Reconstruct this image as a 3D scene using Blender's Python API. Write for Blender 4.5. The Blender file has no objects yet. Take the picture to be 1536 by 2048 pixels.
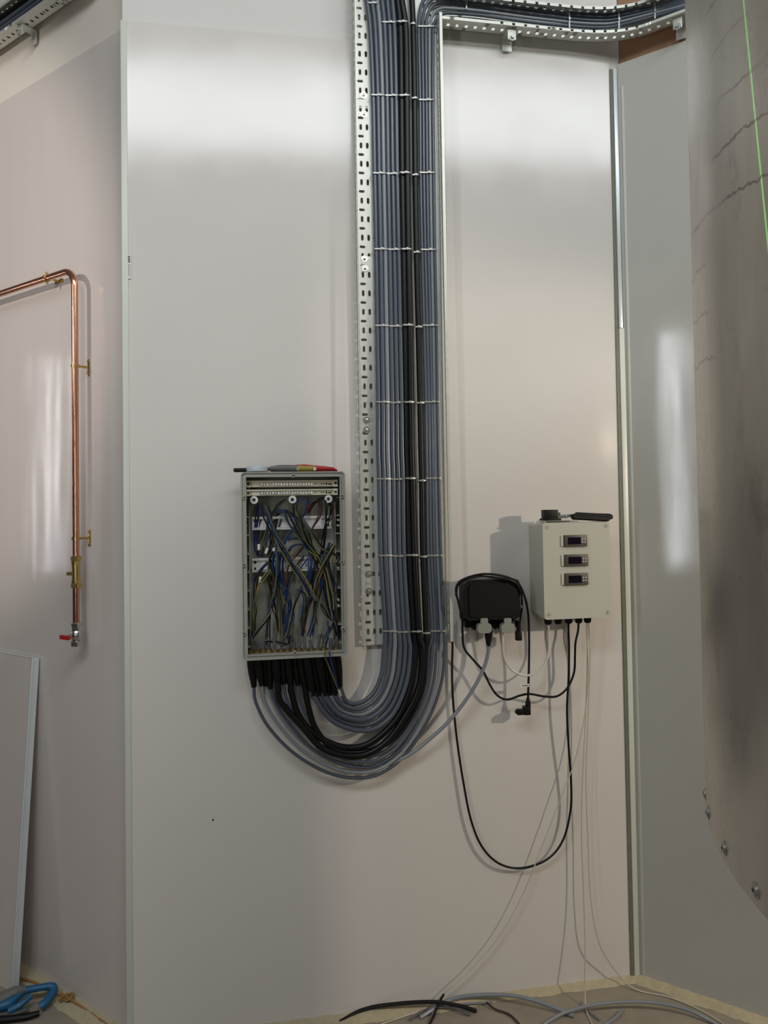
import bpy, bmesh, math, random
from mathutils import Vector, Matrix
V=Vector
# ------------------------------------------------------------------ camera
FX=1500.0; ROLL=.0155; PITCH=.026; CY=971.0; EYE=1.57
scn=bpy.context.scene; COL=scn.collection
cd=bpy.data.cameras.new('camera'); cam=bpy.data.objects.new('camera',cd); COL.objects.link(cam)
cd.sensor_fit='VERTICAL'; cd.sensor_height=36; cd.lens=36*FX/2048; cd.shift_y=(CY-1024)/2048; cd.clip_start=.05
CR=Matrix.Rotation(math.pi/2+PITCH,4,'X')@Matrix.Rotation(-ROLL,4,'Z')
cam.matrix_world=Matrix.Translation((0,0,EYE))@CR
scn.camera=cam
C0=V((0,0,EYE))
# ------------------------------------------------------------------ exposure, world, lights
vs=scn.view_settings; vs.view_transform='Standard'; vs.look='None'; vs.gamma=1; vs.use_curve_mapping=False; vs.exposure=0.12
w=bpy.data.worlds.new('hall_light'); scn.world=w; w.use_nodes=True
nt=w.node_tree; bg=nt.nodes['Background']
tc=nt.nodes.new('ShaderNodeTexCoord'); sp=nt.nodes.new('ShaderNodeSeparateXYZ'); cr=nt.nodes.new('ShaderNodeValToRGB')
mr=nt.nodes.new('ShaderNodeMapRange'); mr.inputs[1].default_value=-1; mr.inputs[2].default_value=1
nt.links.new(tc.outputs['Generated'],sp.inputs[0]); nt.links.new(sp.outputs[2],mr.inputs[0]); nt.links.new(mr.outputs[0],cr.inputs[0]); nt.links.new(cr.outputs[0],bg.inputs[0])
e=cr.color_ramp.elements; e[0].position=.3; e[0].color=(.06,.052,.042,1); e[1].position=.9; e[1].color=(.62,.62,.62,1)
k=e.new(.52); k.color=(.20,.19,.18,1)
bg.inputs[1].default_value=.17
def area(name,loc,target,sx,sy,power,color,spread=180):
    l=bpy.data.lights.new(name,'AREA'); l.shape='RECTANGLE'; l.size=sx; l.size_y=sy; l.energy=power; l.color=color; l.spread=math.radians(spread)
    o=bpy.data.objects.new(name,l); COL.objects.link(o); o.location=loc
    o.rotation_euler=(V(target)-V(loc)).to_track_quat('-Z','Y').to_euler(); return o
def spot(name,loc,target,power,color,ang,rad=.03,blend=.5):
    l=bpy.data.lights.new(name,'SPOT'); l.energy=power; l.color=color; l.spot_size=math.radians(ang); l.spot_blend=blend; l.shadow_soft_size=rad
    o=bpy.data.objects.new(name,l); COL.objects.link(o); o.location=loc
    o.rotation_euler=(V(target)-V(loc)).to_track_quat('-Z','Y').to_euler(); return o
# ------------------------------------------------------------------ pixel rays and frames
def ray(u,v): return (CR.to_3x3()@V((u-768,-(v-CY),-FX))).normalized()
def F(u,v,z=0):
    d=ray(u,v); return C0+d*((z-EYE)/d.z)
P0=F(257,2094); P1=F(1278,1957)
def mkframe(p,es):
    es=es.normalized(); en=V((es.y,-es.x,0))
    if en.dot(C0-p)<0: en=-en
    p=V((p.x,p.y,0))
    def W(s,z,t=0): return p+es*s+en*t+V((0,0,z))
    def I(u,v,t=0):
        d=ray(u,v); q=p+en*t; k=(q-C0).dot(en)/d.dot(en); return C0+d*k
    def S(u,v,t=0):
        x=I(u,v,t)-p; return x.dot(es),x.z
    W.es=es; W.en=en; W.p=p; return W,I,S
W,M,MS=mkframe(P0,P1-P0)
ES,EN=W.es,W.en
ang=math.atan2(ES.y,ES.x)-math.radians(45)
ER=V((math.cos(ang),math.sin(ang),0))
PL=P0-EN*.035+ES*.01
WL,L,LS=mkframe(PL,-ER)           # s runs away to the left
WR,R_,RS=mkframe(P1,ER)           # s runs towards the viewer on the right
MAINW=(P1-P0).length
Z_UP=V((0,0,1))
# ------------------------------------------------------------------ lamps and windows of the hall
def mirror(u,v,dist,p,n):
    q=C0+ray(u,v)*dist; return q-n*2*((q-p).dot(n))
wl_=mirror(640,222,6.4,P0,EN)
area('high_window_light',wl_,W(.7,1.9,0),7.0,.6,118,(.90,.96,1.0))
area('hall_lamp_front',mirror(800,430,6.6,P0,EN),W(.7,1.4,0),.3,.3,10,(1,.92,.82))
spot('work_lamp_right',(2.45,.92,1.95),(.55,2.3,.9),90,(1,.88,.72),75,.035)
spot('work_lamp_left',(-2.6,.7,2.7),(-1.75,2.75,2.35),90,(1,.92,.86),58,.04)
p_=mirror(1352,900,5.2,P1,WR.en); area('tube_light_left',p_,R_(1352,900),.045,1.5,5,(.92,.97,1.0))
p_=mirror(693,945,6.2,P0,EN); area('tube_light_back',p_,M(693,945),.05,1.2,4.0,(1,.96,.9))
p_=mirror(108,930,4.2,PL,WL.en); area('tube_light_side',p_,L(108,930),.03,1.1,1.3,(.95,.92,1.0))
# ------------------------------------------------------------------ materials
def s2l(c):
    return tuple(((x/255)/12.92 if x/255<=.04045 else (((x/255)+.055)/1.055)**2.4) for x in c)
def mat(name,rgb,rough=.5,metal=0,noise=0,nscale=30,bump=0,coat=0,spec=.5,rough_var=0,stretch=None,lin=False):
    m=bpy.data.materials.new(name); m.use_nodes=True; n=m.node_tree.nodes; l=m.node_tree.links
    b=n['Principled BSDF']; c=rgb if lin else s2l(rgb)
    b.inputs['Base Color'].default_value=(*c,1); b.inputs['Roughness'].default_value=rough; b.inputs['Metallic'].default_value=metal
    b.inputs['Specular IOR Level'].default_value=spec; b.inputs['Coat Weight'].default_value=coat; b.inputs['Coat Roughness'].default_value=.15
    t=n.new('ShaderNodeTexCoord'); mp=n.new('ShaderNodeMapping'); l.new(t.outputs['Object'],mp.inputs[0])
    if stretch: mp.inputs['Scale'].default_value=stretch
    nz=n.new('ShaderNodeTexNoise'); nz.inputs['Scale'].default_value=nscale; nz.inputs['Detail'].default_value=5; l.new(mp.outputs[0],nz.inputs['Vector'])
    if noise or True:
        mx=n.new('ShaderNodeMix'); mx.data_type='RGBA'; k=max(noise,.03)
        mx.inputs[6].default_value=(*[x*(1-k) for x in c],1); mx.inputs[7].default_value=(*[min(1,x*(1+k)) for x in c],1)
        l.new(nz.outputs[0],mx.inputs[0]); l.new(mx.outputs[2],b.inputs['Base Color'])
        m['mix']=mx.name
    if rough_var:
        r=n.new('ShaderNodeMapRange'); r.inputs[3].default_value=max(0,rough-rough_var); r.inputs[4].default_value=rough+rough_var; l.new(nz.outputs[0],r.inputs[0]); l.new(r.outputs[0],b.inputs['Roughness'])
    if bump:
        bp=n.new('ShaderNodeBump'); bp.inputs['Strength'].default_value=bump; bp.inputs['Distance'].default_value=.002; l.new(nz.outputs[0],bp.inputs['Height']); l.new(bp.outputs[0],b.inputs['Normal'])
    return m
def sheet_mat(name,rgb,rough,wob=.25,smear=0):
    m=mat(name,rgb,rough,0,.02,3,0); n=m.node_tree.nodes; l=m.node_tree.links; b=n['Principled BSDF']
    t=n.new('ShaderNodeTexCoord'); mp=n.new('ShaderNodeMapping'); mp.inputs['Scale'].default_value=(3,3,.5); l.new(t.outputs['Object'],mp.inputs[0])
    nz=n.new('ShaderNodeTexNoise'); nz.inputs['Scale'].default_value=1.6; nz.inputs['Detail'].default_value=2; l.new(mp.outputs[0],nz.inputs['Vector'])
    fine=n.new('ShaderNodeTexNoise'); fine.inputs['Scale'].default_value=420; fine.inputs['Detail'].default_value=2; l.new(t.outputs['Object'],fine.inputs['Vector'])
    bp=n.new('ShaderNodeBump'); bp.inputs['Strength'].default_value=wob; bp.inputs['Distance'].default_value=.02; l.new(nz.outputs[0],bp.inputs['Height'])
    b2=n.new('ShaderNodeBump'); b2.inputs['Strength'].default_value=.05; b2.inputs['Distance'].default_value=.001; l.new(fine.outputs[0],b2.inputs['Height']); l.new(bp.outputs[0],b2.inputs['Normal']); l.new(b2.outputs[0],b.inputs['Normal'])
    # dusty dull smears in the gloss film
    sm=n.new('ShaderNodeTexNoise'); sm.inputs['Scale'].default_value=4; sm.inputs['Detail'].default_value=9; sm.inputs['Roughness'].default_value=.7; l.new(t.outputs['Object'],sm.inputs['Vector'])
    r=n.new('ShaderNodeMapRange'); r.inputs[1].default_value=.42; r.inputs[2].default_value=.8; r.inputs[3].default_value=rough; r.inputs[4].default_value=rough+.10; l.new(sm.outputs[0],r.inputs[0]); l.new(r.outputs[0],b.inputs['Roughness'])
    return m
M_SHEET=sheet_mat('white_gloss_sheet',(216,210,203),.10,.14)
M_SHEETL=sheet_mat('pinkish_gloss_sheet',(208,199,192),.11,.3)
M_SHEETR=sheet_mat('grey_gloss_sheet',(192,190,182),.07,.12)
M_BOARD=mat('cream_painted_board',(222,214,202),.55,0,.03,6)
M_BOARDM=mat('grey_white_board',(212,209,202),.5,0,.03,6)
M_TRIM=mat('pale_green_trim',(206,209,196),.35,0,.04,12)
M_EDGE=mat('shadow_gap_sealant',(110,112,96),.6,0,.2,40)  # dark grey-green of the narrow strip at the main sheet's right edge
M_ALU=mat('white_aluminium_trim',(214,220,220),.3,.2)
M_WOOD=mat('plywood_face',(160,124,92),.6,0,.18,9,.2,stretch=(1,1,14))
M_WOODD=mat('plywood_edge',(140,100,66),.7,0,.25,60,.2)
M_FLOOR=mat('dusty_concrete',(146,136,120),.75,0,.22,14,.5)
M_FOAM=mat('cream_sealant',(178,166,136),.8,0,.2,60,.6)
M_FOAMB=mat('brown_adhesive',(150,112,62),.7,0,.3,60,.6)
M_GALV=mat('galvanised_steel',(204,205,196),.42,.4,.10,60,.05,rough_var=.08)
M_STEEL=mat('bright_steel',(215,215,212),.25,.9,.06,80)
M_TIE=mat('dull_steel_tie',(176,176,170),.42,.6,.1,60)
M_RAIL=mat('zinc_rail',(224,224,222),.35,.25,.04,60)
M_NUT=mat('dull_brass_nut',(150,130,86),.35,.7,.3,60)
M_RIV=mat('dull_rivet',(150,146,136),.4,.6,.1,60)
M_DARK=mat('dark_hole',(16,16,16),.8)
M_BLACK=mat('black_rubber',(12,12,14),.4,0,.1,60,spec=.35)
M_BLACKG=mat('black_plastic',(9,9,10),.5,0,.1,60,.1,spec=.3)
M_BOOT=mat('black_shrink_boot',(8,8,9),.4,0,.1,40,spec=.3)
M_ENC=mat('grey_enclosure_plastic',(160,160,150),.45,0,.03,40)
M_ENCI=mat('translucent_grey_back',(166,166,154),.5,0,.06,14)
M_CTRL=mat('light_grey_polycarbonate',(190,188,174),.55,0,.02,200,.05)
M_BEZ=mat('dark_grey_bezel',(78,74,68),.45)
M_DISP=mat('dark_violet_display',(14,10,26),.12)
M_BTN=mat('pale_button',(215,212,214),.4)
M_TERM=mat('cream_terminal_plastic',(206,200,176),.45)
M_BRASS=mat('brass',(200,172,108),.25,.95,.12,60)
M_COPPER=mat('copper',(216,158,130),.22,1,.14,9,0,rough_var=.06,stretch=(3,3,1))
M_CHROME=mat('nickel',(205,205,200),.16,1)
M_RED=mat('red_plastic',(170,28,26),.4,0,.08)
M_YEL=mat('mustard_plastic',(150,132,48),.5,0,.1)
M_GREYT=mat('grey_fabric_grip',(104,102,98),.6,0,.2,80,.3)
M_WHITE=mat('white_plastic',(222,222,216),.4)
M_WCORD=mat('white_cord',(206,202,188),.4)
M_CREAM=mat('cream_thin_cord',(198,190,170),.45)
M_FLAP=mat('grey_flap_plastic',(142,142,132),.5)
M_BLUE=mat('blue_insulation',(24,52,98),.35)
M_BROWN=mat('brown_insulation',(72,36,28),.4)
M_NAVY=mat('dark_blue_insulation',(28,40,74),.4)
M_GREYW=mat('grey_insulation',(88,88,92),.4)
M_TOOLB=mat('blue_tool_plastic',(28,92,132),.45,0,.12,30)
def uvstripe(name,c1,c2,rough,su,sv,thresh=.5,bump=0,metal=0,coat=0,noise=0):
    m=bpy.data.materials.new(name); m.use_nodes=True; n=m.node_tree.nodes; l=m.node_tree.links; b=n['Principled BSDF']
    b.inputs['Roughness'].default_value=rough; b.inputs['Metallic'].default_value=metal; b.inputs['Coat Weight'].default_value=coat; b.inputs['Coat Roughness'].default_value=.2
    t=n.new('ShaderNodeTexCoord'); s=n.new('ShaderNodeSeparateXYZ'); l.new(t.outputs['UV'],s.inputs[0])
    def ma(op,a,bv):
        x=n.new('ShaderNodeMath'); x.operation=op
        for i,q in enumerate((a,bv)):
            if q is None: continue
            if isinstance(q,(int,float)): x.inputs[i].default_value=q
            else: l.new(q,x.inputs[i])
        return x.outputs[0]
    U=ma('MULTIPLY',s.outputs[0],su*2*math.pi); Vv=ma('MULTIPLY',s.outputs[1],sv*2*math.pi)
    if bump:   # braid
        a=ma('SINE',ma('ADD',U,Vv),None); c=ma('SINE',ma('SUBTRACT',U,Vv),None); h=ma('MULTIPLY',a,c); fac=ma('MULTIPLY',ma('ADD',h,1),.5)
    else:
        fac=ma('GREATER_THAN',ma('SINE',ma('ADD',U,Vv),None),thresh)
    mx=n.new('ShaderNodeMix'); mx.data_type='RGBA'; mx.inputs[6].default_value=(*s2l(c1),1); mx.inputs[7].default_value=(*s2l(c2),1)
    l.new(fac,mx.inputs[0]); l.new(mx.outputs[2],b.inputs['Base Color'])
    if bump:
        bp=n.new('ShaderNodeBump'); bp.inputs['Strength'].default_value=bump; bp.inputs['Distance'].default_value=.0006; l.new(fac,bp.inputs['Height']); l.new(bp.outputs[0],b.inputs['Normal'])
    return m
M_CAB=uvstripe('blue_grey_sheath',(62,69,80),(84,92,104),.36,6,160,bump=.15,coat=.3)
M_CABB=uvstripe('braided_clear_sheath',(78,84,94),(158,164,168),.34,6,130,bump=.4,coat=.4)
M_GY=uvstripe('green_yellow_insulation',(126,120,66),(50,64,38),.4,1,2,.1)
# ------------------------------------------------------------------ mesh helpers
def BM():
    b=bmesh.new(); b.loops.layers.uv.new('UVMap'); return b
def box(bm,a,b,c=None,frame=None,bev=0,seg=2):
    """axis ranges a=(s0,s1), b=(z0,z1), c=(t0,t1) in a wall frame"""
    fr=frame or W; vs_=[]
    for s in a:
        for z in b:
            for t in c: vs_.append(bm.verts.new(fr(s,z,t)))
    q=[(0,1,3,2),(4,6,7,5),(0,4,5,1),(2,3,7,6),(0,2,6,4),(1,5,7,3)]
    fs=[bm.faces.new([vs_[i] for i in f]) for f in q]
    if bev:
        es=list({e for f in fs for e in f.edges}); bmesh.ops.bevel(bm,geom=es,offset=bev,segments=seg,affect='EDGES',profile=.6)
def wbox(bm,x,y,z,bev=0,seg=2): box(bm,x,z,y,frame=lambda s,zz,t:V((s,t,zz)),bev=bev,seg=seg)
def cat(pts,n=8):
    P=[V(p) for p in pts]
    if len(P)<3: return P
    P=[P[0]*2-P[1]]+P+[P[-1]*2-P[-2]]; out=[]
    for i in range(1,len(P)-2):
        p0,p1,p2,p3=P[i-1:i+3]
        for k in range(n):
            t=k/n; out.append(.5*((2*p1)+(p2-p0)*t+(2*p0-5*p1+4*p2-p3)*t*t+(3*p1-p0-3*p2+p3)*t**3))
    out.append(P[-2].copy()); return out
def tube(bm,pts,r,n=10,cap=True,sub=8,smooth=True):
    P=cat(pts,sub) if smooth else [V(p) for p in pts]
    Q=[P[0]]
    rr=[r]*len(P) if not hasattr(r,'__len__') else None
    if rr is None:
        rr=[]; m=len(r)-1
        for i in range(len(P)):
            x=i/(len(P)-1)*m; j=min(int(x),m-1); rr.append(r[j]*(1-(x-j))+r[j+1]*(x-j))
    uv=bm.loops.layers.uv.verify()
    T=[(P[min(i+1,len(P)-1)]-P[max(i-1,0)]).normalized() for i in range(len(P))]
    up=V((0,0,1)) if abs(T[0].z)<.9 else V((1,0,0))
    N=(up-T[0]*up.dot(T[0])).normalized(); rings=[]; Ls=[0]
    for i,p in enumerate(P):
        if i: N=(N-T[i]*N.dot(T[i])).normalized(); Ls.append(Ls[-1]+(p-P[i-1]).length)
        B=T[i].cross(N)
        rings.append([bm.verts.new(p+(N*math.cos(a)+B*math.sin(a))*rr[i]) for a in (2*math.pi*k/n for k in range(n))])
    for i in range(len(P)-1):
        for k in range(n):
            k2=(k+1)%n; f=bm.faces.new((rings[i][k],rings[i][k2],rings[i+1][k2],rings[i+1][k]))
            for lp,(a,b) in zip(f.loops,((k/n,Ls[i]),((k+1)/n,Ls[i]),((k+1)/n,Ls[i+1]),(k/n,Ls[i+1]))): lp[uv].uv=(a,b)
    if cap: bm.faces.new(rings[0][::-1]); bm.faces.new(rings[-1])
def lathe(bm,o,axis,prof,n=20,start=0):
    axis=V(axis).normalized(); up=V((0,0,1)) if abs(axis.z)<.9 else V((1,0,0))
    N=(up-axis*up.dot(axis)).normalized(); B=axis.cross(N); rings=[]
    for r,h in prof:
        if r<1e-6: rings.append([bm.verts.new(V(o)+axis*h)])
        else: rings.append([bm.verts.new(V(o)+axis*h+(N*math.cos(a)+B*math.sin(a))*r) for a in (start+2*math.pi*k/n for k in range(n))])
    for a,b in zip(rings,rings[1:]):
        for k in range(n):
            k2=(k+1)%n
            f=[a[k%len(a)],a[k2%len(a)],b[k2%len(b)],b[k%len(b)]]; g=[]
            for v in f:
                if v not in g: g.append(v)
            if len(g)>2: bm.faces.new(g)
    if len(rings[0])>1: bm.faces.new(rings[0][::-1])
    if len(rings[-1])>1: bm.faces.new(rings[-1])
def cyl(bm,p,q,r,n=16,r2=None):
    p,q=V(p),V(q); h=(q-p).length; lathe(bm,p,q-p,[(r,0),(r if r2 is None else r2,h)],n)
def ring(bm,o,axis,ri,ro,h,n=20):
    lathe_closed(bm,o,axis,[(ri,0),(ro,0),(ro,h),(ri,h)],n)
def lathe_closed(bm,o,axis,prof,n=20):
    axis=V(axis).normalized(); up=V((0,0,1)) if abs(axis.z)<.9 else V((1,0,0))
    N=(up-axis*up.dot(axis)).normalized(); B=axis.cross(N)
    rings=[[bm.verts.new(V(o)+axis*h+(N*math.cos(a)+B*math.sin(a))*r) for a in (2*math.pi*k/n for k in range(n))] for r,h in prof]
    for i in range(len(rings)):
        a,b=rings[i],rings[(i+1)%len(rings)]
        for k in range(n): bm.faces.new((a[k],a[(k+1)%n],b[(k+1)%n],b[k]))
def strap(bm,pts,nrm,wd,th):
    """flat ribbon: pts centreline, nrm outward side direction list, width dir = cross"""
    P=[V(p) for p in pts]; R=[]
    for i,p in enumerate(P):
        T=(P[min(i+1,len(P)-1)]-P[max(i-1,0)]).normalized(); a=V(nrm).normalized(); b=T.cross(a).normalized()
        R.append([bm.verts.new(p+a*x*wd/2+b*y*th/2) for x,y in ((-1,-1),(1,-1),(1,1),(-1,1))])
    for i in range(len(P)-1):
        for k in range(4): bm.faces.new((R[i][k],R[i][(k+1)%4],R[i+1][(k+1)%4],R[i+1][k]))
    bm.faces.new(R[0][::-1]); bm.faces.new(R[-1])
def wloc(o):
    p=V((0,0,0))
    while o is not None: p=p+o.location; o=o.parent
    return p
def obj(name,bm,m,parent=None,label=None,loc=None,sharp=35):
    bmesh.ops.recalc_face_normals(bm,faces=bm.faces[:])
    off=wloc(parent)
    if loc is None and parent is None:
        n=len(bm.verts); c=V((0,0,0))
        for v in bm.verts: c+=v.co
        c/=max(n,1); c.z=min(v.co.z for v in bm.verts); loc=c
    base=V(loc) if loc is not None else off
    for v in bm.verts: v.co-=base
    me=bpy.data.meshes.new(name); bm.to_mesh(me); bm.free()
    for p in me.polygons: p.use_smooth=True
    me.set_sharp_from_angle(angle=math.radians(sharp))
    me.materials.append(m)
    o=bpy.data.objects.new(name,me); COL.objects.link(o)
    if parent is not None: o.parent=parent; o.location=base-off
    else: o.location=base
    if label: o['label']=label
    return o
def tag(o,label,cat_,group=None):
    o['label']=label; o['category']=cat_
    if group: o['group']=group
    return o
def thing(name,label,cat_,loc,group=None):
    o=bpy.data.objects.new(name,None); COL.objects.link(o); o.location=loc; o.empty_display_size=.05
    return tag(o,label,cat_,group)
def struct(name,bm,m,parent=None):
    o=obj(name,bm,m,parent)
    if parent is None: o['kind']='structure'
    return o
def plate(outer,holes,th,tf):
    """flat plate with holes: outlines in 2D, th thickness, tf(x,y,h)->world; returns bmesh"""
    cu=bpy.data.curves.new('outline','CURVE'); cu.dimensions='2D'; cu.fill_mode='BOTH'; cu.extrude=th/2
    for ps in [outer]+holes:
        s=cu.splines.new('POLY'); s.points.add(len(ps)-1); s.use_cyclic_u=True
        for i,(x,y) in enumerate(ps): s.points[i].co=(x,y,0,1)
    o=bpy.data.objects.new('outline',cu); COL.objects.link(o)
    dg=bpy.context.evaluated_depsgraph_get(); me=bpy.data.meshes.new_from_object(o.evaluated_get(dg))
    bm=BM(); bm.from_mesh(me); bpy.data.objects.remove(o); bpy.data.curves.remove(cu); bpy.data.meshes.remove(me)
    for v in bm.verts: v.co=tf(v.co.x,v.co.y,v.co.z)
    bmesh.ops.remove_doubles(bm,verts=bm.verts[:],dist=1e-5)
    return bm
def slot(cx,cy,w_,h_,n=4):
    r=min(w_,h_)/2; out=[]
    if h_>=w_:
        for i in range(n+1): a=math.pi*i/n; out.append((cx+r*math.cos(a),cy+h_/2-r+r*math.sin(a)))
        for i in range(n+1): a=math.pi+math.pi*i/n; out.append((cx+r*math.cos(a),cy-h_/2+r+r*math.sin(a)))
    else:
        for i in range(n+1): a=-math.pi/2+math.pi*i/n; out.append((cx+w_/2-r+r*math.cos(a),cy+r*math.sin(a)))
        for i in range(n+1): a=math.pi/2+math.pi*i/n; out.append((cx-w_/2+r+r*math.cos(a),cy+r*math.sin(a)))
    return out
def interp(x,xs,ys):
    if x<=xs[0]: return ys[0]+(x-xs[0])*(ys[1]-ys[0])/(xs[1]-xs[0])
    for i in range(len(xs)-1):
        if x<=xs[i+1]: return ys[i]+(x-xs[i])*(ys[i+1]-ys[i])/(xs[i+1]-xs[i])
    return ys[-1]
rnd=random.Random(4)

# ================================================================== SETTING
bm=BM(); wbox(bm,(-9,9),(-9,9),(-.1,0)); fl=struct('floor',bm,M_FLOOR)
# main wall: board behind, gloss sheet proud of it
HT=3.9
bm=BM(); box(bm,(-.0,MAINW+.01),(0,HT),(-.13,-.012)); wb=struct('wall_back',bm,M_BOARDM)
sTL=MS(247,41); sTR=MS(1236,128)
bm=BM()
def quadbox(bm,pts,t0,t1,fr=W,bev=0):
    a=[bm.verts.new(fr(s,z,t0)) for s,z in pts]; b=[bm.verts.new(fr(s,z,t1)) for s,z in pts]; n=len(pts)
    fs=[bm.faces.new(a),bm.faces.new(b[::-1])]+[bm.faces.new((a[i],a[(i+1)%n],b[(i+1)%n],b[i])) for i in range(n)]
    if bev: bmesh.ops.bevel(bm,geom=list({e for f in fs for e in f.edges}),offset=bev,segments=2,affect='EDGES')
quadbox(bm,[(.0,.0),(MAINW-.03,.0),(MAINW-.03,sTR[1]),(.0,sTL[1])],-.012,0); obj('gloss_sheet',bm,M_SHEET,wb)
# left wall, right wall
bm=BM(); box(bm,(0,5),(0,HT),(-.1,-.008),frame=WL); wl=struct('wall_left',bm,M_BOARD)
zL=LS(120,134)[1]
bm=BM(); box(bm,(0,5),(0,zL),(-.008,0),frame=WL); obj('gloss_sheet',bm,M_SHEETL,wl)
zR=RS(1300,106)[1]
bm=BM(); box(bm,(0,3.6),(0,HT),(-.1,-.02),frame=WR); wr=struct('wall_right',bm,M_WOOD)
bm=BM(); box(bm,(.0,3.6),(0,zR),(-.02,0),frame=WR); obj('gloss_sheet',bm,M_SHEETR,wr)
# trims
bm=BM(); box(bm,(-.004,.014),(0,sTL[1]),(-.036,.003),bev=.0015); struct('trim_1',bm,M_TRIM)
s0=MS(1243,900)[0]
bm=BM(); box(bm,(MAINW-.03,MAINW-.018),(0,zR-.02),(-.012,.004)); struct('trim_2',bm,M_EDGE)
bm=BM(); box(bm,(MAINW-.019,MAINW-.006),(1.02*EYE+.55,zR-.02),(-.012,.009),bev=.001); struct('trim_3',bm,M_ALU)
bm=BM(); box(bm,(.012,.02),(0,zR-.08),(0,.003),frame=WR,bev=.001); struct('trim_4',bm,M_TRIM)
bm=BM(); box(bm,(MAINW-.018,MAINW),(0,1.02*EYE+.55),(-.012,.006),bev=.001); struct('trim_5',bm,M_TRIM)
# cream sealant along floor joint
def caulk(name,p,es,en,length,wd,m,seed):
    r=random.Random(seed); bm=BM(); N=int(length/.012); A=[];B=[];T=[]
    w1=wd
    for i in range(N+1):
        s=length*i/N; w1+=r.uniform(-.004,.004); w1=max(wd*.55,min(wd*1.35,w1))
        q=p+es*s; A.append(bm.verts.new(q+V((0,0,.014+r.uniform(0,.003))))); T.append(bm.verts.new(q+en*w1*.55+V((0,0,.009+r.uniform(0,.003))))); B.append(bm.verts.new(q+en*(w1)+V((0,0,.0005))))
    for i in range(N):
        bm.faces.new((A[i],A[i+1],T[i+1],T[i])); bm.faces.new((T[i],T[i+1],B[i+1],B[i]))
    return struct(name,bm,m)
caulk('baseboard_back',W(.1,0,0),ES,EN,MAINW-.1,.036,M_FOAM,3)
caulk('baseboard_right',WR(0,0,0),WR.es,WR.en,2.2,.034,M_FOAM,5)
caulk('baseboard_left',WL(-.0,0,0),WL.es,WL.en,2.0,.05,M_FOAM,8)
# timber frame piece shows as raw board at top right: edge strip of the sheet at the corner
# ================================================================== VERTICAL CABLE TRAY
TB=.016
sL=MS(724,1290,TB)[0]; sR=MS(892,1200,TB)[0]; zB=MS(740,1290,TB)[1]; zT=3.75; TW=sR-sL
vt=thing('cable_tray','tall galvanised perforated cable tray running up the middle of the back wall','cable tray',W((sL+sR)/2,zB,TB))
pitch=.0588; holes=[]; z=zB+.012; i=0
cols_v=[.020,.040,.059,.112,.138,.164,TW-.040,TW-.020]; cols_h=[.020,.138,TW-.020]
while z<zT-.04:
    if i%2==0:
        for c in cols_h:
            if i: holes.append(slot(c,z,.019,.0085))
            else: holes.append(slot(c,z+.003,.019,.0085))
    else:
        for c in cols_v: holes.append(slot(c,z,.0082,.020))
    z+=pitch/2; i+=1
outer=[(0,zB),(TW,zB),(TW,zT),(0,zT)]
bm=plate(outer,holes,.0015,lambda x,y,h:W(sL+x,y,TB+h)); obj('tray_base',bm,M_GALV,vt)
def flange(s,z0,z1,par):
    hs=[];z=z0+.04
    while z<z1-.04: hs.append(slot(.022,z,.008,.02)); z+=pitch/2*1.0
    bm=plate([(0,z0),(.048,z0),(.048,z1),(0,z1)],hs,.0015,lambda x,y,h:W(s+h,y,TB+x)); obj('side_flange',bm,M_GALV,par)
flange(sL,zB-.002,zT,vt)
zRt=MS(893,46,TB)[1]
flange(sR,zB+.008,zRt,vt)
bm=BM(); box(bm,(sR-.0008,sR+.008),(zB+.008,zRt),(TB+.046,TB+.050)); obj('rolled_lip',bm,M_GALV,vt)
bm=BM(); box(bm,(sL-.0008,sL+.004),(zB-.002,zT),(TB+.046,TB+.0495)); obj('rolled_lip',bm,M_GALV,vt)
# stand-off rails behind the tray
for v in (210,528,850,1165):
    z_=MS(735,v,0)[1]; bm=BM(); box(bm,(sL+.01,sR-.01),(z_-.02,z_+.02),(0,TB-.001),bev=.002); obj('standoff_rail',bm,M_GALV,vt)
for (u,v) in ((727,191),(728,229),(729,518),(730,537),(733,840),(733,860),(737,1148),(738,1182)):
    s,z=MS(u,v,TB); bm=BM(); o=W(s,z,TB+.0008); lathe(bm,o,EN,[(.0105,0),(.0105,.0018),(.0045,.0018),(.0042,.0045),(.0025,.0052),(0,.0052)],18)
    obj('washer_bolt',bm,M_STEEL,vt)

# ================================================================== HORIZONTAL TRAY (plan path)
def plan_path(t,ext=1.0,start=None):
    """vertical surface following main wall then bending on to the right wall, t from wall"""
    a=M(893,60,t) if start is None else start; b=M(1130,60,t); c=R_(1300,60,t)
    a,b,c=[V((p.x,p.y,0)) for p in (a,b,c)]
    # corner point of both offset lines
    den=ES.x*ER.y-ES.y*ER.x; dd=c-b; k=(dd.x*ER.y-dd.y*ER.x)/den; q=b+ES*k
    pts=[a,a+(b-a)*.5]
    for i in range(13): x=i/12; pts.append(b*(1-x)**2+q*2*x*(1-x)+c*x*x)
    pts.append(c+ER*ext*.5); pts.append(c+ER*ext); return pts
def resample(P,step):
    L_=[0]
    for a,b in zip(P,P[1:]): L_.append(L_[-1]+(b-a).length)
    n=max(2,int(L_[-1]/step)); out=[];j=0
    for i in range(n+1):
        d=L_[-1]*i/n
        while j<len(P)-2 and L_[j+1]<d: j+=1
        k=(d-L_[j])/(L_[j+1]-L_[j]); out.append(P[j]+(P[j+1]-P[j])*k)
    return out
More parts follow.
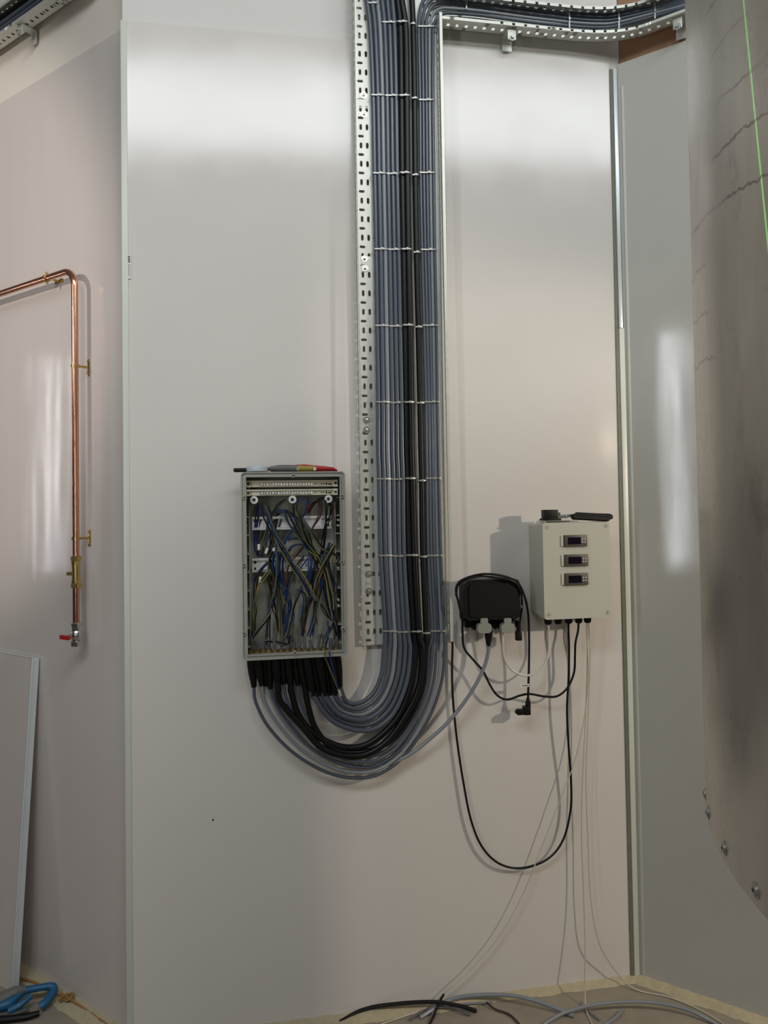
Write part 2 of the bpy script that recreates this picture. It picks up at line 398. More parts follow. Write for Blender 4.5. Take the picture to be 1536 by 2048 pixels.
def ribbon_tray(root,P,zb,H,depth,outv,bendrange=None):
    P=resample(P,.01); n=len(P); N=[]
    for i in range(n):
        T=(P[min(i+1,n-1)]-P[max(i-1,0)]).normalized(); q=V((T.y,-T.x,0)); q=q if q.dot(outv)>0 else -q; N.append(q)
    def strip(name,fa,fb,keep=lambda i:True,th=V((0,0,.0015)),thn=False):
        bm=BM()
        for i in range(n-1):
            if not keep(i): continue
            a0,b0,a1,b1=fa(i),fb(i),fa(i+1),fb(i+1)
            o0=N[i]*.0015 if thn else th; o1=N[i+1]*.0015 if thn else th
            vs_=[bm.verts.new(x) for x in (a0,b0,b1,a1,a0+o0,b0+o0,b1+o1,a1+o1)]
            for f in ((0,1,2,3),(7,6,5,4),(0,4,5,1),(1,5,6,2),(2,6,7,3),(3,7,4,0)): bm.faces.new([vs_[k] for k in f])
        bmesh.ops.remove_doubles(bm,verts=bm.verts[:],dist=1e-5)
        return bm
    def pt(i,z,d): return P[i]+N[i]*d+V((0,0,z))
    b=strip('b',lambda i:pt(i,zb,0),lambda i:pt(i,zb+H,0),thn=True); obj('tray_base',b,M_GALV,root)
    for z in (zb,zb+H):
        bm=BM()
        for part,(d0,d1,kp) in {'a':(0,.016,lambda i:True),'m':(.016,.028,lambda i:i%3!=0),'c':(.028,depth,lambda i:True)}.items():
            x=strip('f',lambda i:pt(i,z,d0),lambda i:pt(i,z,d1),kp)
            me=bpy.data.meshes.new('tmp'); x.to_mesh(me); x.free(); bm.from_mesh(me); bpy.data.meshes.remove(me)
        obj('perforated_flange',bm,M_GALV,root)
        # lip, notched where the tray is bent
        sg=1 if z==zb else -1
        x=strip('l',lambda i:pt(i,z,depth),lambda i:pt(i,z+sg*.009,depth),lambda i:(not bendrange) or not(bendrange[0]<i<bendrange[1] and i%4==0),thn=True); obj('rolled_lip',x,M_GALV,root)
zh=MS(895,40,TB+.045)[1]
HP=plan_path(TB,1.0,start=W(sR,0,TB)); HH=.088
ht=thing('cable_tray','galvanised perforated cable tray crossing the top right and bending round the wall corner','cable tray',HP[0]+V((0,0,zh)))
ribbon_tray(ht,HP,zh,HH,.048,EN,(18,70))
# left tray
d0=LS(0,60,.075); d1=LS(98,-8,.075); zl=(d0[1]+d1[1])/2
LP=[WL(-.02,0,TB)+WL.es*x for x in (.15,1,3.2)]
lt=thing('cable_tray','galvanised perforated cable tray high on the left wall at the top left','cable tray',LP[0]+V((0,0,zl)))
ribbon_tray(lt,LP,zl,.1,.048,WL.en)
# support clips under trays
def clip(fr,s,z,label):
    t=thing('support_bracket',label,'bracket',fr(s,z-.04,0),'brackets under the cable trays')
    bm=BM(); box(bm,(s-.016,s+.016),(z-.004,z),(0,.052),frame=fr); box(bm,(s-.016,s+.016),(z-.045,z),(.0,.003),frame=fr)
    box(bm,(s-.014,s+.014),(z-.036,z-.003),(.049,.052),frame=fr,bev=.001); obj('bracket_plate',bm,M_GALV,t)
    bm=BM(); lathe(bm,fr(s,z-.030,.052),fr.en,[(.011,0),(.011,.003),(.006,.003),(.005,.009),(0,.009)],16); obj('bolt_head',bm,M_TIE,t)
s,_=MS(1028,72,.07); clip(W,s,zh-.001,'small galvanised bracket under the top right cable tray, above the back wall')
s,_=RS(1352,40,.07); clip(WR,s,zh-.001,'small galvanised bracket under the cable tray, beside the curved metal tank')
s,_=LS(30,70,.07); clip(WL,s,zl-.001,'small galvanised bracket under the left wall cable tray')

# ================================================================== CABLES
def path_surface(t):
    P=plan_path(t,1.2,start=M(700,60,t)*1.0)
    P=[V((p.x,p.y,0)) for p in P]
    def hit(u,v):
        d=ray(u,v); best=None
        for a,b in zip(P,P[1:]):
            e=b-a; den=d.x*e.y-d.y*e.x
            if abs(den)<1e-9: continue
            ax,ay=a.x-C0.x,a.y-C0.y; k=(ax*e.y-ay*e.x)/den; m=(ax*d.y-ay*d.x)/den
            if k>0 and -.001<=m<=1.001: best=C0+d*k; break
        return best or R_(u,v,t)
    return hit
YT=[-80,0,60,190,345,498,650,803,900,957,1110,1262]
LL=[722,729,736,742,745,748,750,752,752,754,757,766]
LR=[784,790,794,797,799,802,805,808,809,811,813,821]
B1L=[784,791,795,797,799,802,805,808,809,811,813,823]
B1R=[800,808,817,819,820,822,825,827,828,830,835,843]
B2L=[817,820,822,823,824,826,829,832,834,836,839,844]
B2R=[823,828,831,835,837,840,844,848,850,851,853,860]
RL=[0,0,834,837,838,841,845,849,850,851,853,861]
RR=[0,0,870,869,871,873,876,878,880,881,885,891]
boots=[]   # (u,v end, top u, t)
GL=[]      
def lerp(a,b,x): return a+(b-a)*x
def blendpaths(A,B,x): return [(lerp(p[0],q[0],x),lerp(p[1],q[1],x)) for p,q in zip(A,B)]
NL=6
innerL=[(768,1300),(763,1350),(745,1388),(716,1407),(692,1402),(680,1374)]
outerL=[(821,1300),(812,1368),(783,1431),(735,1461),(668,1444),(626,1392)]
endL=[(680,1374),(671,1390),(660,1390),(650,1391),(638,1391),(626,1391)]
for i in range(NL):
    x=(i+.5)/NL; y=i/(NL-1)
    up=[(interp(v,YT,LL)*(1-x)+interp(v,YT,LR)*x,v) for v in YT]
    lo=blendpaths(innerL,outerL,y)
    eu,ev=endL[i]; lo[-1]=(eu,ev)
    tt=.034+ (.003 if i%2 else 0)
    pts=[M(u,v,tt) for u,v in up]+[M(u,v,tt+.006*j+(.009 if i%2 else -.002)*(j/5)) for j,(u,v) in enumerate(lo)]
    tb=tt+.03+(.009 if i%2 else -.002)
    boots.append((eu,ev,tb)); pts.append(M(eu-1,ev-10,tb))
    bm=BM(); tube(bm,pts,.0073,12); o=obj('power_cable',bm,M_CABB if i==2 else M_CAB)
    names=['first','second','third','fourth','fifth','sixth']
    tag(o,f"blue-grey armoured cable, {names[i]} from the left edge of the left bundle"+(', its steel braid showing' if i==2 else ''),'cable','blue-grey cables of the left bundle')
# blacks
BK=[(0,'black armoured cable hugging the left bundle',.0086,[(830,1300),(822,1368),(795,1435),(740,1486),(685,1494),(632,1470),(598,1432),(583,1385)],(582,1378),.039),
    (1,'middle one of the three black cables, right half of the thick black pair',.0086,[(845,1300),(838,1375),(806,1440),(768,1488),(716,1512),(650,1500),(606,1455),(575,1400)],(556,1375),.046),
    (2,'rightmost black cable, beside the right grey bundle',.0088,[(851,1300),(848,1368),(828,1430),(790,1485),(735,1520),(668,1520),(606,1475),(572,1420)],(612,1385),.037)]
for (j,lab,r,lo,end,tt) in BK:
    if j<2:
        f=(.27,.75)[j]; up=[(interp(v,YT,B1L)*(1-f)+interp(v,YT,B1R)*f,v) for v in YT]
    else: up=[((interp(v,YT,B2L)+interp(v,YT,B2R))/2,v) for v in YT]
    if j==1: lo[-1]=(562,1405)
    if j==2: lo=[(851,1300),(846,1368),(822,1430),(782,1480),(733,1503),(672,1500),(634,1462),(617,1415)]
    pts=[M(u,v,tt) for u,v in up]+[M(u,v,tt+.003*k) for k,(u,v) in enumerate(lo)]
    boots.append((end[0],end[1],tt+.022)); pts.append(M(end[0],end[1],tt+.022)); pts.append(M(end[0],end[1]-10,tt+.022))
    bm=BM(); tube(bm,pts,(.0098,.0100,.0090)[j],12); tag(obj('power_cable',bm,M_BLACK),lab,'cable','black cables in the vertical tray')
# right bundle
innerR=[(857,1300),(850,1368),(830,1425),(797,1480),(762,1506),(731,1514),(692,1505),(650,1478),(615,1435),(600,1400)]
outerR=[(889,1300),(882,1368),(856,1440),(812,1508),(763,1546),(713,1556),(655,1545),(590,1508),(538,1455),(513,1405)]
endR=[(596,1370),(568,1368),(541,1377),(524,1371),(508,1374)]
ht_in=[(838,30),(847,6),(866,-8),(900,-6),(960,0),(1040,9),(1100,17),(1149,25),(1195,29),(1233,27),(1308,12),(1364,1),(1420,-18)]
ht_out=[(871,48),(877,36),(890,30),(905,29),(960,33),(1040,44),(1100,51),(1149,55),(1195,57),(1233,54),(1308,34),(1364,18),(1420,-2)]
ht_in=[(838,20),(846,-4),(864,-16),(895,-14),(960,-6),(1040,5),(1100,13),(1149,21),(1195,25),(1233,23),(1308,8),(1364,-3),(1420,-22)]
for i in range(5):
    x=(i+.5)/5; y=i/4; tt=.0305
    hit=path_surface(tt)
    hz=blendpaths(ht_in,ht_out,.06+.88*y)
    up=[(interp(v,YT,RL)*(1-x)+interp(v,YT,RR)*x,v) for v in YT[2:]]
    lo=blendpaths(innerR,outerR,y); eu,ev=endR[i]
    if i>0: lo[-1]=(lerp(lo[-1][0],eu+3,.6),lo[-1][1])
    tl=tt+(.02,.026,.014,.022,.012)[i]
    pts=[hit(u,v) for u,v in hz[::-1]]+[M(u,v,tt) for u,v in up]+[M(u,v,lerp(tt,tl,min(1,k/5))) for k,(u,v) in enumerate(lo)]
    tb=tl; boots.append((eu,ev,tb)); pts+=[M(eu,ev,tb),M(eu,ev-10,tb)]
    bm=BM(); tube(bm,pts,.0050,12); o=obj('power_cable',bm,M_CABB if i in (3,) else M_CAB)
    tag(o,f"thinner blue-grey cable coming from the corner tray, {['first','second','third','fourth','last'][i]} from the left in the right bundle",'cable','blue-grey cables of the right bundle')
# cable from black socket box into the bundle
pts=[M(978,1275,.062),M(977,1300,.06),M(968,1335,.058),M(942,1385,.055),M(900,1440,.05),M(856,1481,.045),M(812,1513,.040),M(762,1532,.036),M(700,1530,.034),M(640,1508,.034),M(585,1462,.036),M(555,1420,.038),M(536,1375,.04),M(533,1340,.04)]
bm=BM(); tube(bm,pts,.0058,12); tag(obj('power_cable',bm,M_CABB),'grey braided cable swinging from the black socket box down into the bundle','cable')
boots.append((533,1372,.04))
# left wall tray cables
for k in range(4):
    z=zl+.016+.02*k; bm=BM(); tube(bm,[WL(x,z,.045) for x in (.2,.8,1.6,3.0)],.0085 if k<3 else .012,10)
    tag(obj('power_cable',bm,M_CAB if k<3 else M_BLACK),['lowest blue-grey cable in the left wall tray','second blue-grey cable up in the left wall tray','third blue-grey cable up in the left wall tray','black cable on top in the left wall tray'][k],'cable','cables in the left wall tray')
# steel cable ties
def tie(u0,u1,v,lift,label,lab_g):
    p=[M(u0-1,v,.02),M(u0-1,v,lift-.003),M(u0+1.5,v,lift),M((u0+u1)/2,v+.3,lift+.0006),M(u1-1.5,v,lift),M(u1+1,v,lift-.003),M(u1+1,v,.02)]
    bm=BM(); strap(bm,p,(0,0,1),.0045,.0012)
    s,z=MS(u0+(u1-u0)*.62,v,lift); box(bm,(s-.004,s+.004),(z-.0035,z+.0035),(lift,lift+.003),bev=.0006)
    tag(obj('cable_tie',bm,M_TIE),label,'cable tie',lab_g)
rows=[43,190,345,498,650,803,957,1110,1262]; nth=['topmost','second','third','fourth','fifth','sixth','seventh','eighth','lowest']
for r_,v in enumerate(rows):
    f=lambda T:interp(v,YT,T)
    a,b=f(LL),f(LR); c,d=f(B1L),f(B1R); g,h=f(B2L),f(B2R)
    j=rnd.uniform
    g_='steel ties along the vertical cables'
    if r_==0: tie(a+1,a+22,v-38,.0435,'steel cable tie at the left of the left grey bundle, topmost row',g_)
    else: tie(a,a+(b-a)*.48,v+j(-1,1),.0435,f'steel cable tie round the left half of the left grey bundle, {nth[r_]} row',g_)
    tie(a+(b-a)*.5,b,v+j(0,2),.0435,f'steel cable tie round the right half of the left grey bundle, {nth[r_]} row',g_)
    tie(c+1,d,v+j(-1,1),.0565,f'steel cable tie round the thick black pair, {nth[r_]} row',g_)
    tie(g,h,v+j(2,6),.0475,f'steel cable tie round the thin black cable, {nth[r_]} row',g_)
    if r_: e0,e1=f(RL),f(RR)
    else: e0,e1=835,873
    tie(e0,e1,v+(9 if r_<2 else j(-1,1)),.0375,f'steel cable tie round the right grey bundle, {nth[r_]} row',g_)
hit=path_surface(.0385)
for u,va,vb,l in ((933,-8,18,'nearest the bend'),(1139,19,56,'before the wall corner'),(1238,20,57,'just past the wall corner'),(1310,6,37,'beside the curved tank')):
    a,b=hit(u,va),hit(u,vb); bm=BM(); strap(bm,[a,(a+b)/2,b],(b-a).cross(EN),.0045,.0012)
    q=(a+b)/2; cyl(bm,q,q+EN*.003,.004,8)
    tag(obj('cable_tie',bm,M_TIE),f'steel cable tie across the top right cables, {l}','cable tie','steel ties along the top right tray')

# ================================================================== DISTRIBUTION ENCLOSURE
TD=.105
a0,zt_=MS(481,944,TD); a1,_=MS(690,944,TD); _,zb_=MS(484,1323,TD)
zb_=(zb_+MS(693,1311,TD)[1])/2
en=thing('junction_enclosure','open grey plastic junction enclosure full of tangled wires on the back wall','junction box',W((a0+a1)/2,zb_,0))
def frame_ring(bm,i0,i1,t0,t1,bev=0):
    A0,A1,Z0,Z1=a0+i0,a1-i0,zb_+i0,zt_-i0; w_=i1-i0
    box(bm,(A0,A0+w_),(Z0,Z1),(t0,t1),bev=bev); box(bm,(A1-w_,A1),(Z0,Z1),(t0,t1),bev=bev)
    box(bm,(A0+w_*.9,A1-w_*.9),(Z0,Z0+w_),(t0,t1),bev=bev); box(bm,(A0+w_*.9,A1-w_*.9),(Z1-w_,Z1),(t0,t1),bev=bev)
# outer shell rounded: plate with hole
def rrect(x0,x1,y0,y1,r,n=5):
    out=[]
    for cx,cy,a in ((x1-r,y1-r,0),(x0+r,y1-r,90),(x0+r,y0+r,180),(x1-r,y0+r,270)):
        for i in range(n+1): q=math.radians(a+90*i/n); out.append((cx+r*math.cos(q),cy+r*math.sin(q)))
    return out
def rring(i0,i1,t0,t1,r0=.012,name='rim',m=M_ENC):
    bm=plate(rrect(a0+i0,a1-i0,zb_+i0,zt_-i0,max(.002,r0-i0)),[rrect(a0+i1,a1-i1,zb_+i1,zt_-i1,max(.0015,r0-i1))],t1-t0,lambda x,y,h:W(x,y,(t0+t1)/2+h))
    return obj(name,bm,m,en)
rring(.006,.0095,.0,TD-.006,name='side_wall')
rring(0,.0035,TD-.022,TD,name='outer_lip')
rring(.003,.0135,TD-.022,TD-.005,name='rim')
rring(.0125,.0155,TD-.022,TD,name='inner_lip')
bm=BM(); box(bm,(a0+.006,a1-.006),(zb_+.006,zt_-.006),(.001,.006)); obj('back_panel',bm,M_ENCI,en)
for (u,v) in ((587,951),(489,995),(684,992),(488,1130),(684,1124),(488,1267),(686,1258),(590,1306)):
    s,z=MS(u,v,TD); bm=BM(); lathe(bm,W(s,z,TD-.012),EN,[(.006,0),(.006,.012),(.0055,.0135),(.0028,.0135),(.0028,.0128)],18); x=obj('screw_post',bm,M_ENC,en)
    bm=BM(); cyl(bm,W(s,z,TD+.0005),W(s,z,TD+.0018),.0026,12); obj('screw_hole',bm,M_DARK,x)
# ribs on the inner side walls
bm=BM()
for i in range(9):
    z=zb_+.03+i*.055
    if z<zt_-.03:
        box(bm,(a0+.0095,a0+.022),(z,z+.003),(.006,.06)); box(bm,(a1-.022,a1-.0095),(z,z+.003),(.006,.06))
box(bm,(a0+.022,a0+.025),(zb_+.03,zt_-.09),(.006,.03)); box(bm,(a1-.025,a1-.022),(zb_+.03,zt_-.09),(.006,.03))
obj('inner_ribs',bm,M_ENCI,en)
bm=BM()
for u,v in ((492,1040),(492,1051),(677,1040),(677,1051),(492,1124),(492,1136),(677,1124),(677,1136),(492,1206),(492,1218),(677,1200),(677,1212)):
    s,z=MS(u,v,.07); cyl(bm,W(s,z,.006),W(s,z,.07),.0035,10)
obj('rail_posts',bm,M_ENCI,en)
s,z=MS(588,1256,.006); bm=BM(); ring(bm,W(s,z,.006),EN,.006,.008,.002); ring(bm,W(s,z,.006),EN,.011,.013,.002); obj('knockout_ring',bm,M_ENCI,en)
# terminal strips
for k,(v0,v1) in enumerate(((961,974),(979,991))):
    sa,z1=MS(500,v0+.5,.082); sb,z0=MS(668,v1-1.5,.082)
    tb_=None
    bm=BM(); box(bm,(sa,sb),(z0,z1),(.05,.078),bev=.0015); box(bm,(sa,sb),(z1-.004,z1),(.078,.084),bev=.0006); x=obj('terminal_strip',bm,M_TERM,en)
    bm=BM()
    for q in range(19):
        s=sa+.032+q*(sb-sa-.1)/18; lathe(bm,W(s,(z0*.62+z1*.38),.078),EN,[(.0042,0),(.0042,.003),(.002,.0032),(.002,.002),(0,.002)],8)
    obj('screw_row',bm,M_STEEL,x)
    bm=BM()
    for u in (625,631,643,647,653): s=MS(u,v0,.08)[0]; cyl(bm,W(s,(z0+z1)/2-.002,.0775),W(s,(z0+z1)/2-.002,.0787),.0018 if u!=653 else .0028,10)
    s=MS(660,v0,.08)[0]; box(bm,(s-.005,s+.005),((z0+z1)/2-.0045,(z0+z1)/2-.001),(.0775,.0787)); obj('punched_holes',bm,M_DARK,x)
    for s_ in (sa-.012,sb-.002):
        bm=BM(); box(bm,(s_,s_+.014),(z0-.001,z1+.001),(.045,.081),bev=.002); y=obj('end_clamp',bm,M_TERM,x)
        bm=BM(); box(bm,(s_+.0035,s_+.0105),(z0+.006,z1-.006),(.0805,.0818)); obj('clamp_slot',bm,M_DARK,y)
    bm=BM(); box(bm,(sa-.014,sb+.02),(z0+.002,z1-.002),(.03,.05)); obj('strip_rail',bm,M_DARK,x)
# din rails
for v0,v1 in ((1034,1057),(1117,1140)):
    sa,z1=MS(504,v0,.045); sb,z0=MS(663,v1,.045)
    bm=BM(); box(bm,(sa,sb),(z1-.007,z1),(.042,.045)); box(bm,(sa,sb),(z0,z0+.007),(.042,.045)); box(bm,(sa,sb),(z0+.006,z1-.006),(.036,.0385))
    box(bm,(sa,sb),(z1-.0075,z1-.0055),(.036,.045)); box(bm,(sa,sb),(z0+.0055,z0+.0075),(.036,.045)); x=obj('mounting_rail',bm,M_RAIL,en)
    bm=BM()
    for s in (sa+.009,sb-.009): cyl(bm,W(s,z1-.012,.0385),W(s,z1-.012,.0405),.0042,12); cyl(bm,W(s,z0+.011,.0385),W(s,z0+.011,.0405),.0034,12)
    obj('rail_screw',bm,M_DARK,x)
    bm=BM(); box(bm,(sa+.006,sa+.014),(z0,z1),(.006,.036)); box(bm,(sb-.014,sb-.006),(z0,z1),(.006,.036)); obj('rail_foot',bm,M_ENCI,x)
for u,v in ((508,1000),(585,999),(657,998)):
    s,z=MS(u,v,.077); bm=BM(); lathe(bm,W(s,z,.006),EN,[(.007,0),(.007,.069),(.0118,.069),(.0115,.071),(.006,.0715),(.005,.068),(0,.068)],24); x=obj('fixing_washer',bm,M_RAIL,en)
    bm=BM(); cyl(bm,W(s,z,.074),W(s,z,.0765),.0042,6); obj('screw_head',bm,M_DARK,x)
# glands and boots
zi=zb_+.0095
for k,(u,v,t) in enumerate(sorted(boots)):
    # top of the boot sits under the enclosure floor
    ut=502+ (672-502)*k/(len(boots)-1); tt=min(max(t,.03),.085)
    s,_=MS(ut,1318,tt); top=W(s,zb_+.004,tt); bot=M(u,v,t)
    g=thing('cable_gland',f"black tapered cable gland boot under the open enclosure, {['1st','2nd','3rd','4th','5th','6th','7th','8th','9th','10th','11th','12th','13th','14th','15th','16th'][k]} from the left",'cable gland',top,'black gland boots under the open enclosure')
    bm=BM(); mid=top*.45+bot*.55; tube(bm,[top,top*.7+bot*.3,mid,bot*.85+top*.15,bot],[.0138,.0145,.0135,.0095,.0082],14,sub=5); obj('boot',bm,M_BOOT,g)
    bm=BM(); lathe(bm,W(s,zi,tt),Z_UP,[(.0115,0),(.0115,.005),(.009,.006),(.009,.011),(.0075,.011),(.0075,.002)],6 if k%2 else 16); obj('lock_nut',bm,M_NUT,g)
    hh=rnd.uniform(.03,.06); bm=BM(); tube(bm,[W(s,zi,tt),W(s+rnd.uniform(-.004,.004),zi+hh/2,tt),W(s+rnd.uniform(-.007,.007),zi+hh,tt-.003)],.0045,10); obj('sheath_end',bm,M_GREYW,g)
# ================================================================== WIRES IN THE ENCLOSURE
def Zp(x,y): return (440+x/4.096,900+y/4.096)
COLS={'b':(M_BLUE,'blue'),'g':(M_GY,'green-yellow'),'n':(M_BROWN,'brown'),'k':(M_BLACK,'black'),'d':(M_NAVY,'dark blue'),'w':(M_GREYW,'grey')}
def wire(pts,c,t0,t1,jit=5,dx=0,dy=0,r=.0022,label=None,tl=None):
    P=[]; n=len(pts)
    for i,(x,y) in enumerate(pts):
        u,v=Zp(x+dx+rnd.uniform(-jit,jit),y+dy+rnd.uniform(-jit,jit)); q=i/(n-1)
        t=(tl[i] if tl else t0+(t1-t0)*q)+rnd.uniform(-.004,.004)
        P.append(M(u,v,t))
    bm=BM(); tube(bm,P,r,6,sub=6); m,nm=COLS[c]
    o=obj('wire',bm,m)
    if label: tag(o,label,'wire')
    else: tag(o,f'thin {nm} insulated wire in the tangle inside the open grey enclosure','wire',f'{nm} wires in the open enclosure')
G=[ # guide, colours, t0,t1, spread dx per strand
 ([(350,445),(385,560),(450,690),(520,800),(600,940),(680,1080),(740,1170),(775,1230)],'gkbnwg',.088,.075,11),
 ([(325,440),(312,540),(302,650),(306,780),(325,870)],'bdbk',.05,.04,14),
 ([(370,440),(400,520),(390,650),(360,760),(345,860)],'gbg',.055,.04,18),
 ([(430,660),(390,760),(360,870)],'gbgnk',.05,.04,16),
 ([(470,560),(440,700),(425,860),(430,1000),(440,1180)],'kngb',.05,.04,16),
 ([(440,525),(490,450),(560,403),(605,440),(635,560),(700,700),(760,850),(820,980),(815,1120),(780,1280),(775,1420)],'kwgn',.08,.06,9),
 ([(430,535),(520,500),(600,540),(690,620),(735,760),(748,900),(742,1050),(730,1170)],'bdbk',.075,.06,13),
 ([(535,490),(580,590),(640,690),(710,800),(790,860),(850,890)],'gbkg',.085,.07,12),
 ([(625,470),(650,410),(695,393),(717,430),(690,520),(610,620),(545,720),(500,830),(470,960),(460,1100)],'bb',.07,.06,10),
 ([(700,520),(730,450),(790,415),(825,440),(810,530),(760,640),(700,770),(620,870),(560,960),(545,1100)],'nn',.075,.06,12),
 ([(720,520),(790,430),(860,400),(912,450),(905,530),(868,620),(850,740),(835,860)],'kkn',.07,.06,9),
 ([(880,410),(870,560),(862,700),(835,830),(780,980),(745,1150),(715,1330),(670,1520)],'kk',.08,.06,10),
 ([(640,480),(660,600),(700,700),(745,780),(830,900),(870,1030),(900,1180),(920,1300)],'gkg',.085,.07,12),
 ([(660,540),(720,640),(790,740),(840,810),(900,830),(960,880),(950,930)],'gwk',.08,.075,9),
 ([(905,760),(865,850),(850,980),(825,1100),(795,1260),(770,1420),(735,1530)],'bdbk',.08,.05,9),
 ([(940,785),(875,900),(810,1040),(765,1160),(710,1280),(680,1400),(675,1500)],'gkgn',.09,.06,8),
 ([(890,920),(905,1020),(935,1120),(910,1220),(935,1320),(920,1420),(880,1500),(850,1620)],'gkbd',.07,.05,9),
 ([(850,960),(860,1100),(890,1220),(920,1330),(945,1450),(950,1560)],'kdwk',.05,.04,12),
 ([(830,1250),(870,1340),(930,1420),(955,1520)],'gkw',.07,.05,12),
 ([(430,895),(350,960),(292,1060),(280,1180),(290,1320),(270,1510)],'bkgn',.065,.045,7),
 ([(400,985),(350,1060),(300,1160),(280,1300),(265,1480)],'gg',.07,.05,10),
 ([(440,830),(425,930),(460,1040),(500,1120),(545,1220),(585,1320),(580,1420),(540,1550)],'gkbgb',.08,.05,9),
 ([(470,830),(480,980),(455,1120),(435,1250),(390,1360),(310,1470),(255,1550)],'wbgk',.085,.06,8),
 ([(520,830),(500,960),(520,1090),(555,1180),(570,1300),(555,1420),(530,1550)],'bbdn',.07,.05,10),
 ([(450,1000),(430,1130),(410,1270),(395,1420),(385,1600)],'kndk',.05,.04,11),
 ([(390,1040),(410,1150),(440,1260),(460,1390),(480,1500)],'gkn',.055,.045,12),
 ([(500,1130),(500,1260),(505,1400),(500,1600)],'gwgn',.06,.05,8),
 ([(700,880),(640,960),(600,1010),(560,1110),(540,1250),(515,1420)],'kwb',.06,.05,10),
 ([(720,990),(700,1080),(640,1180),(600,1300),(570,1440),(540,1560)],'gdb',.07,.05,9),
 ([(650,1140),(700,1200),(680,1300),(665,1400),(675,1520)],'bwk',.06,.05,10),
 ([(560,740),(620,720),(690,760),(740,830),(800,870)],'bgbk',.07,.07,6),
 ([(540,860),(600,790),(670,780),(730,820)],'bdk',.06,.06,8),
 ([(370,1570),(430,1565),(500,1585),(560,1580),(585,1500),(600,1430)],'wkg',.07,.06,5),
]
for pts,cs,t0,t1,sp_ in G:
    for i,c in enumerate(cs):
        wire(pts,c,t0-.003*i,t1,10,dx=(i-(len(cs)-1)/2)*sp_)
OUT=[(900,1440),(868,1560),(858,1640),(868,1710),(915,1830),(965,1950)]
wire(OUT,'g',0,0,1,label='green-yellow wire hanging out over the bottom rim of the open enclosure',tl=[.08,.09,.114,.116,.11,.10],r=.002)
wire([(880,1400),(893,1520),(897,1650),(915,1740),(950,1880),(972,1960)],'b',0,0,1,label='blue wire hanging out over the bottom rim of the open enclosure',tl=[.08,.09,.114,.116,.11,.10],r=.002)
u,v=Zp(980,1985); s,z=MS(u,v,.095); bm=BM(); tube(bm,[W(s-.004,z+.010,.1),W(s,z,.095),W(s+.005,z-.012,.09)],[.003,.0036,.002],8); tag(obj('tape_wrap',bm,M_WHITE),'white tape wrapped round two wire ends below the open enclosure','tape')
for (x,y,an) in ((318,800,0),(382,830,.35),(330,1070,.1),(440,830,.2)):
    u,v=Zp(x,y); s,z=MS(u,v,.095)
    ca,sa_=math.cos(an),math.sin(an)
    bm=BM(); fr=lambda a,b,c:W(s+(a*ca+b*sa_),z+(-a*sa_+b*ca),c); box(bm,(-.0035,.0035),(-.009,.009),(.064,.067),frame=fr,bev=.0008)
    tag(obj('wire_marker',bm,M_WHITE),'small white marker sleeve on a wire in the open enclosure','wire marker','white wire markers in the open enclosure')
# ---- tools on top of the enclosure
zt2=zt_+.0005
def onTop(u,t): return MS(u,940,t)[0]
th=thing('marker_pen','black pen lying on the top left of the open enclosure','pen',W(onTop(480,.07),zt2,.07))
s=onTop(471,.07); bm=BM(); tube(bm,[W(s,zt2+.0065,.075),W(s+.03,zt2+.0065,.073),W(s+.075,zt2+.0065,.07)],.0062,12); obj('pen_body',bm,M_BLACKG,th)
bm=BM(); s2=s-.002; lathe(bm,W(s2+.002,zt2+.0065,.075),-ES,[(.0062,0),(.0058,.004),(.003,.006),(0,.0062)],12); obj('pen_end',bm,M_BLACKG,th)
s=onTop(515,.075); bm=BM(); lathe(bm,W(s,zt2,.072),Z_UP,[(.028,0),(.033,.002),(.0335,.013),(.031,.017),(.018,.0185),(0,.0185)],28); tag(obj('tape_roll',bm,mat('translucent_white',(186,192,196),.35)),'round white tape roll lying on top of the open enclosure','tape')
kn=thing('pliers','closed pliers with grey jaws, mustard collar and red handles on top of the open enclosure','tool',W(onTop(600,.07),zt2,.07))
def blob(bm,prof,t,depth,r0=0):
    n=10; rings=[]
    for s,z0,z1 in prof:
        c=(z0+z1)/2; h=(z1-z0)/2; rings.append([bm.verts.new(W(s,c+h*math.sin(a)*.98,t+depth*math.cos(a))) for a in (2*math.pi*k/n for k in range(n))])
    for a,b in zip(rings,rings[1:]):
        for k in range(n): bm.faces.new((a[k],a[(k+1)%n],b[(k+1)%n],b[k]))
    bm.faces.new(rings[0][::-1]); bm.faces.new(rings[-1])
def tp(u): return onTop(u,.08)
def zz(v): return MS(560,v,.08)[1]
bm=BM(); blob(bm,[(tp(535),zt2+.008,zt2+.013),(tp(542),zt2+.001,zt2+.018),(tp(560),zt2,zt2+.022),(tp(575),zt2,zt2+.022),(tp(596),zt2,zt2+.021)],.072,.016); obj('jaws',bm,M_GREYT,kn)
bm=BM(); blob(bm,[(tp(594),zt2,zt2+.019),(tp(597),zt2,zt2+.020),(tp(627),zt2,zt2+.017),(tp(630),zt2,zt2+.017)],.075,.015); obj('collar',bm,M_YEL,kn)
bm=BM(); blob(bm,[(tp(592),zt2+.012,zt2+.0225),(tp(610),zt2+.014,zt2+.0235),(tp(628),zt2+.0,zt2+.021),(tp(650),zt2,zt2+.018),(tp(668),zt2,zt2+.014),(tp(675),zt2+.001,zt2+.007)],.062,.014); obj('handle',bm,M_RED,kn)
for u in (595,629):
    bm=BM(); cyl(bm,W(tp(u),zt2+.008,.085),W(tp(u),zt2+.008,.091),.005,12); obj('rivet',bm,M_CHROME,kn)

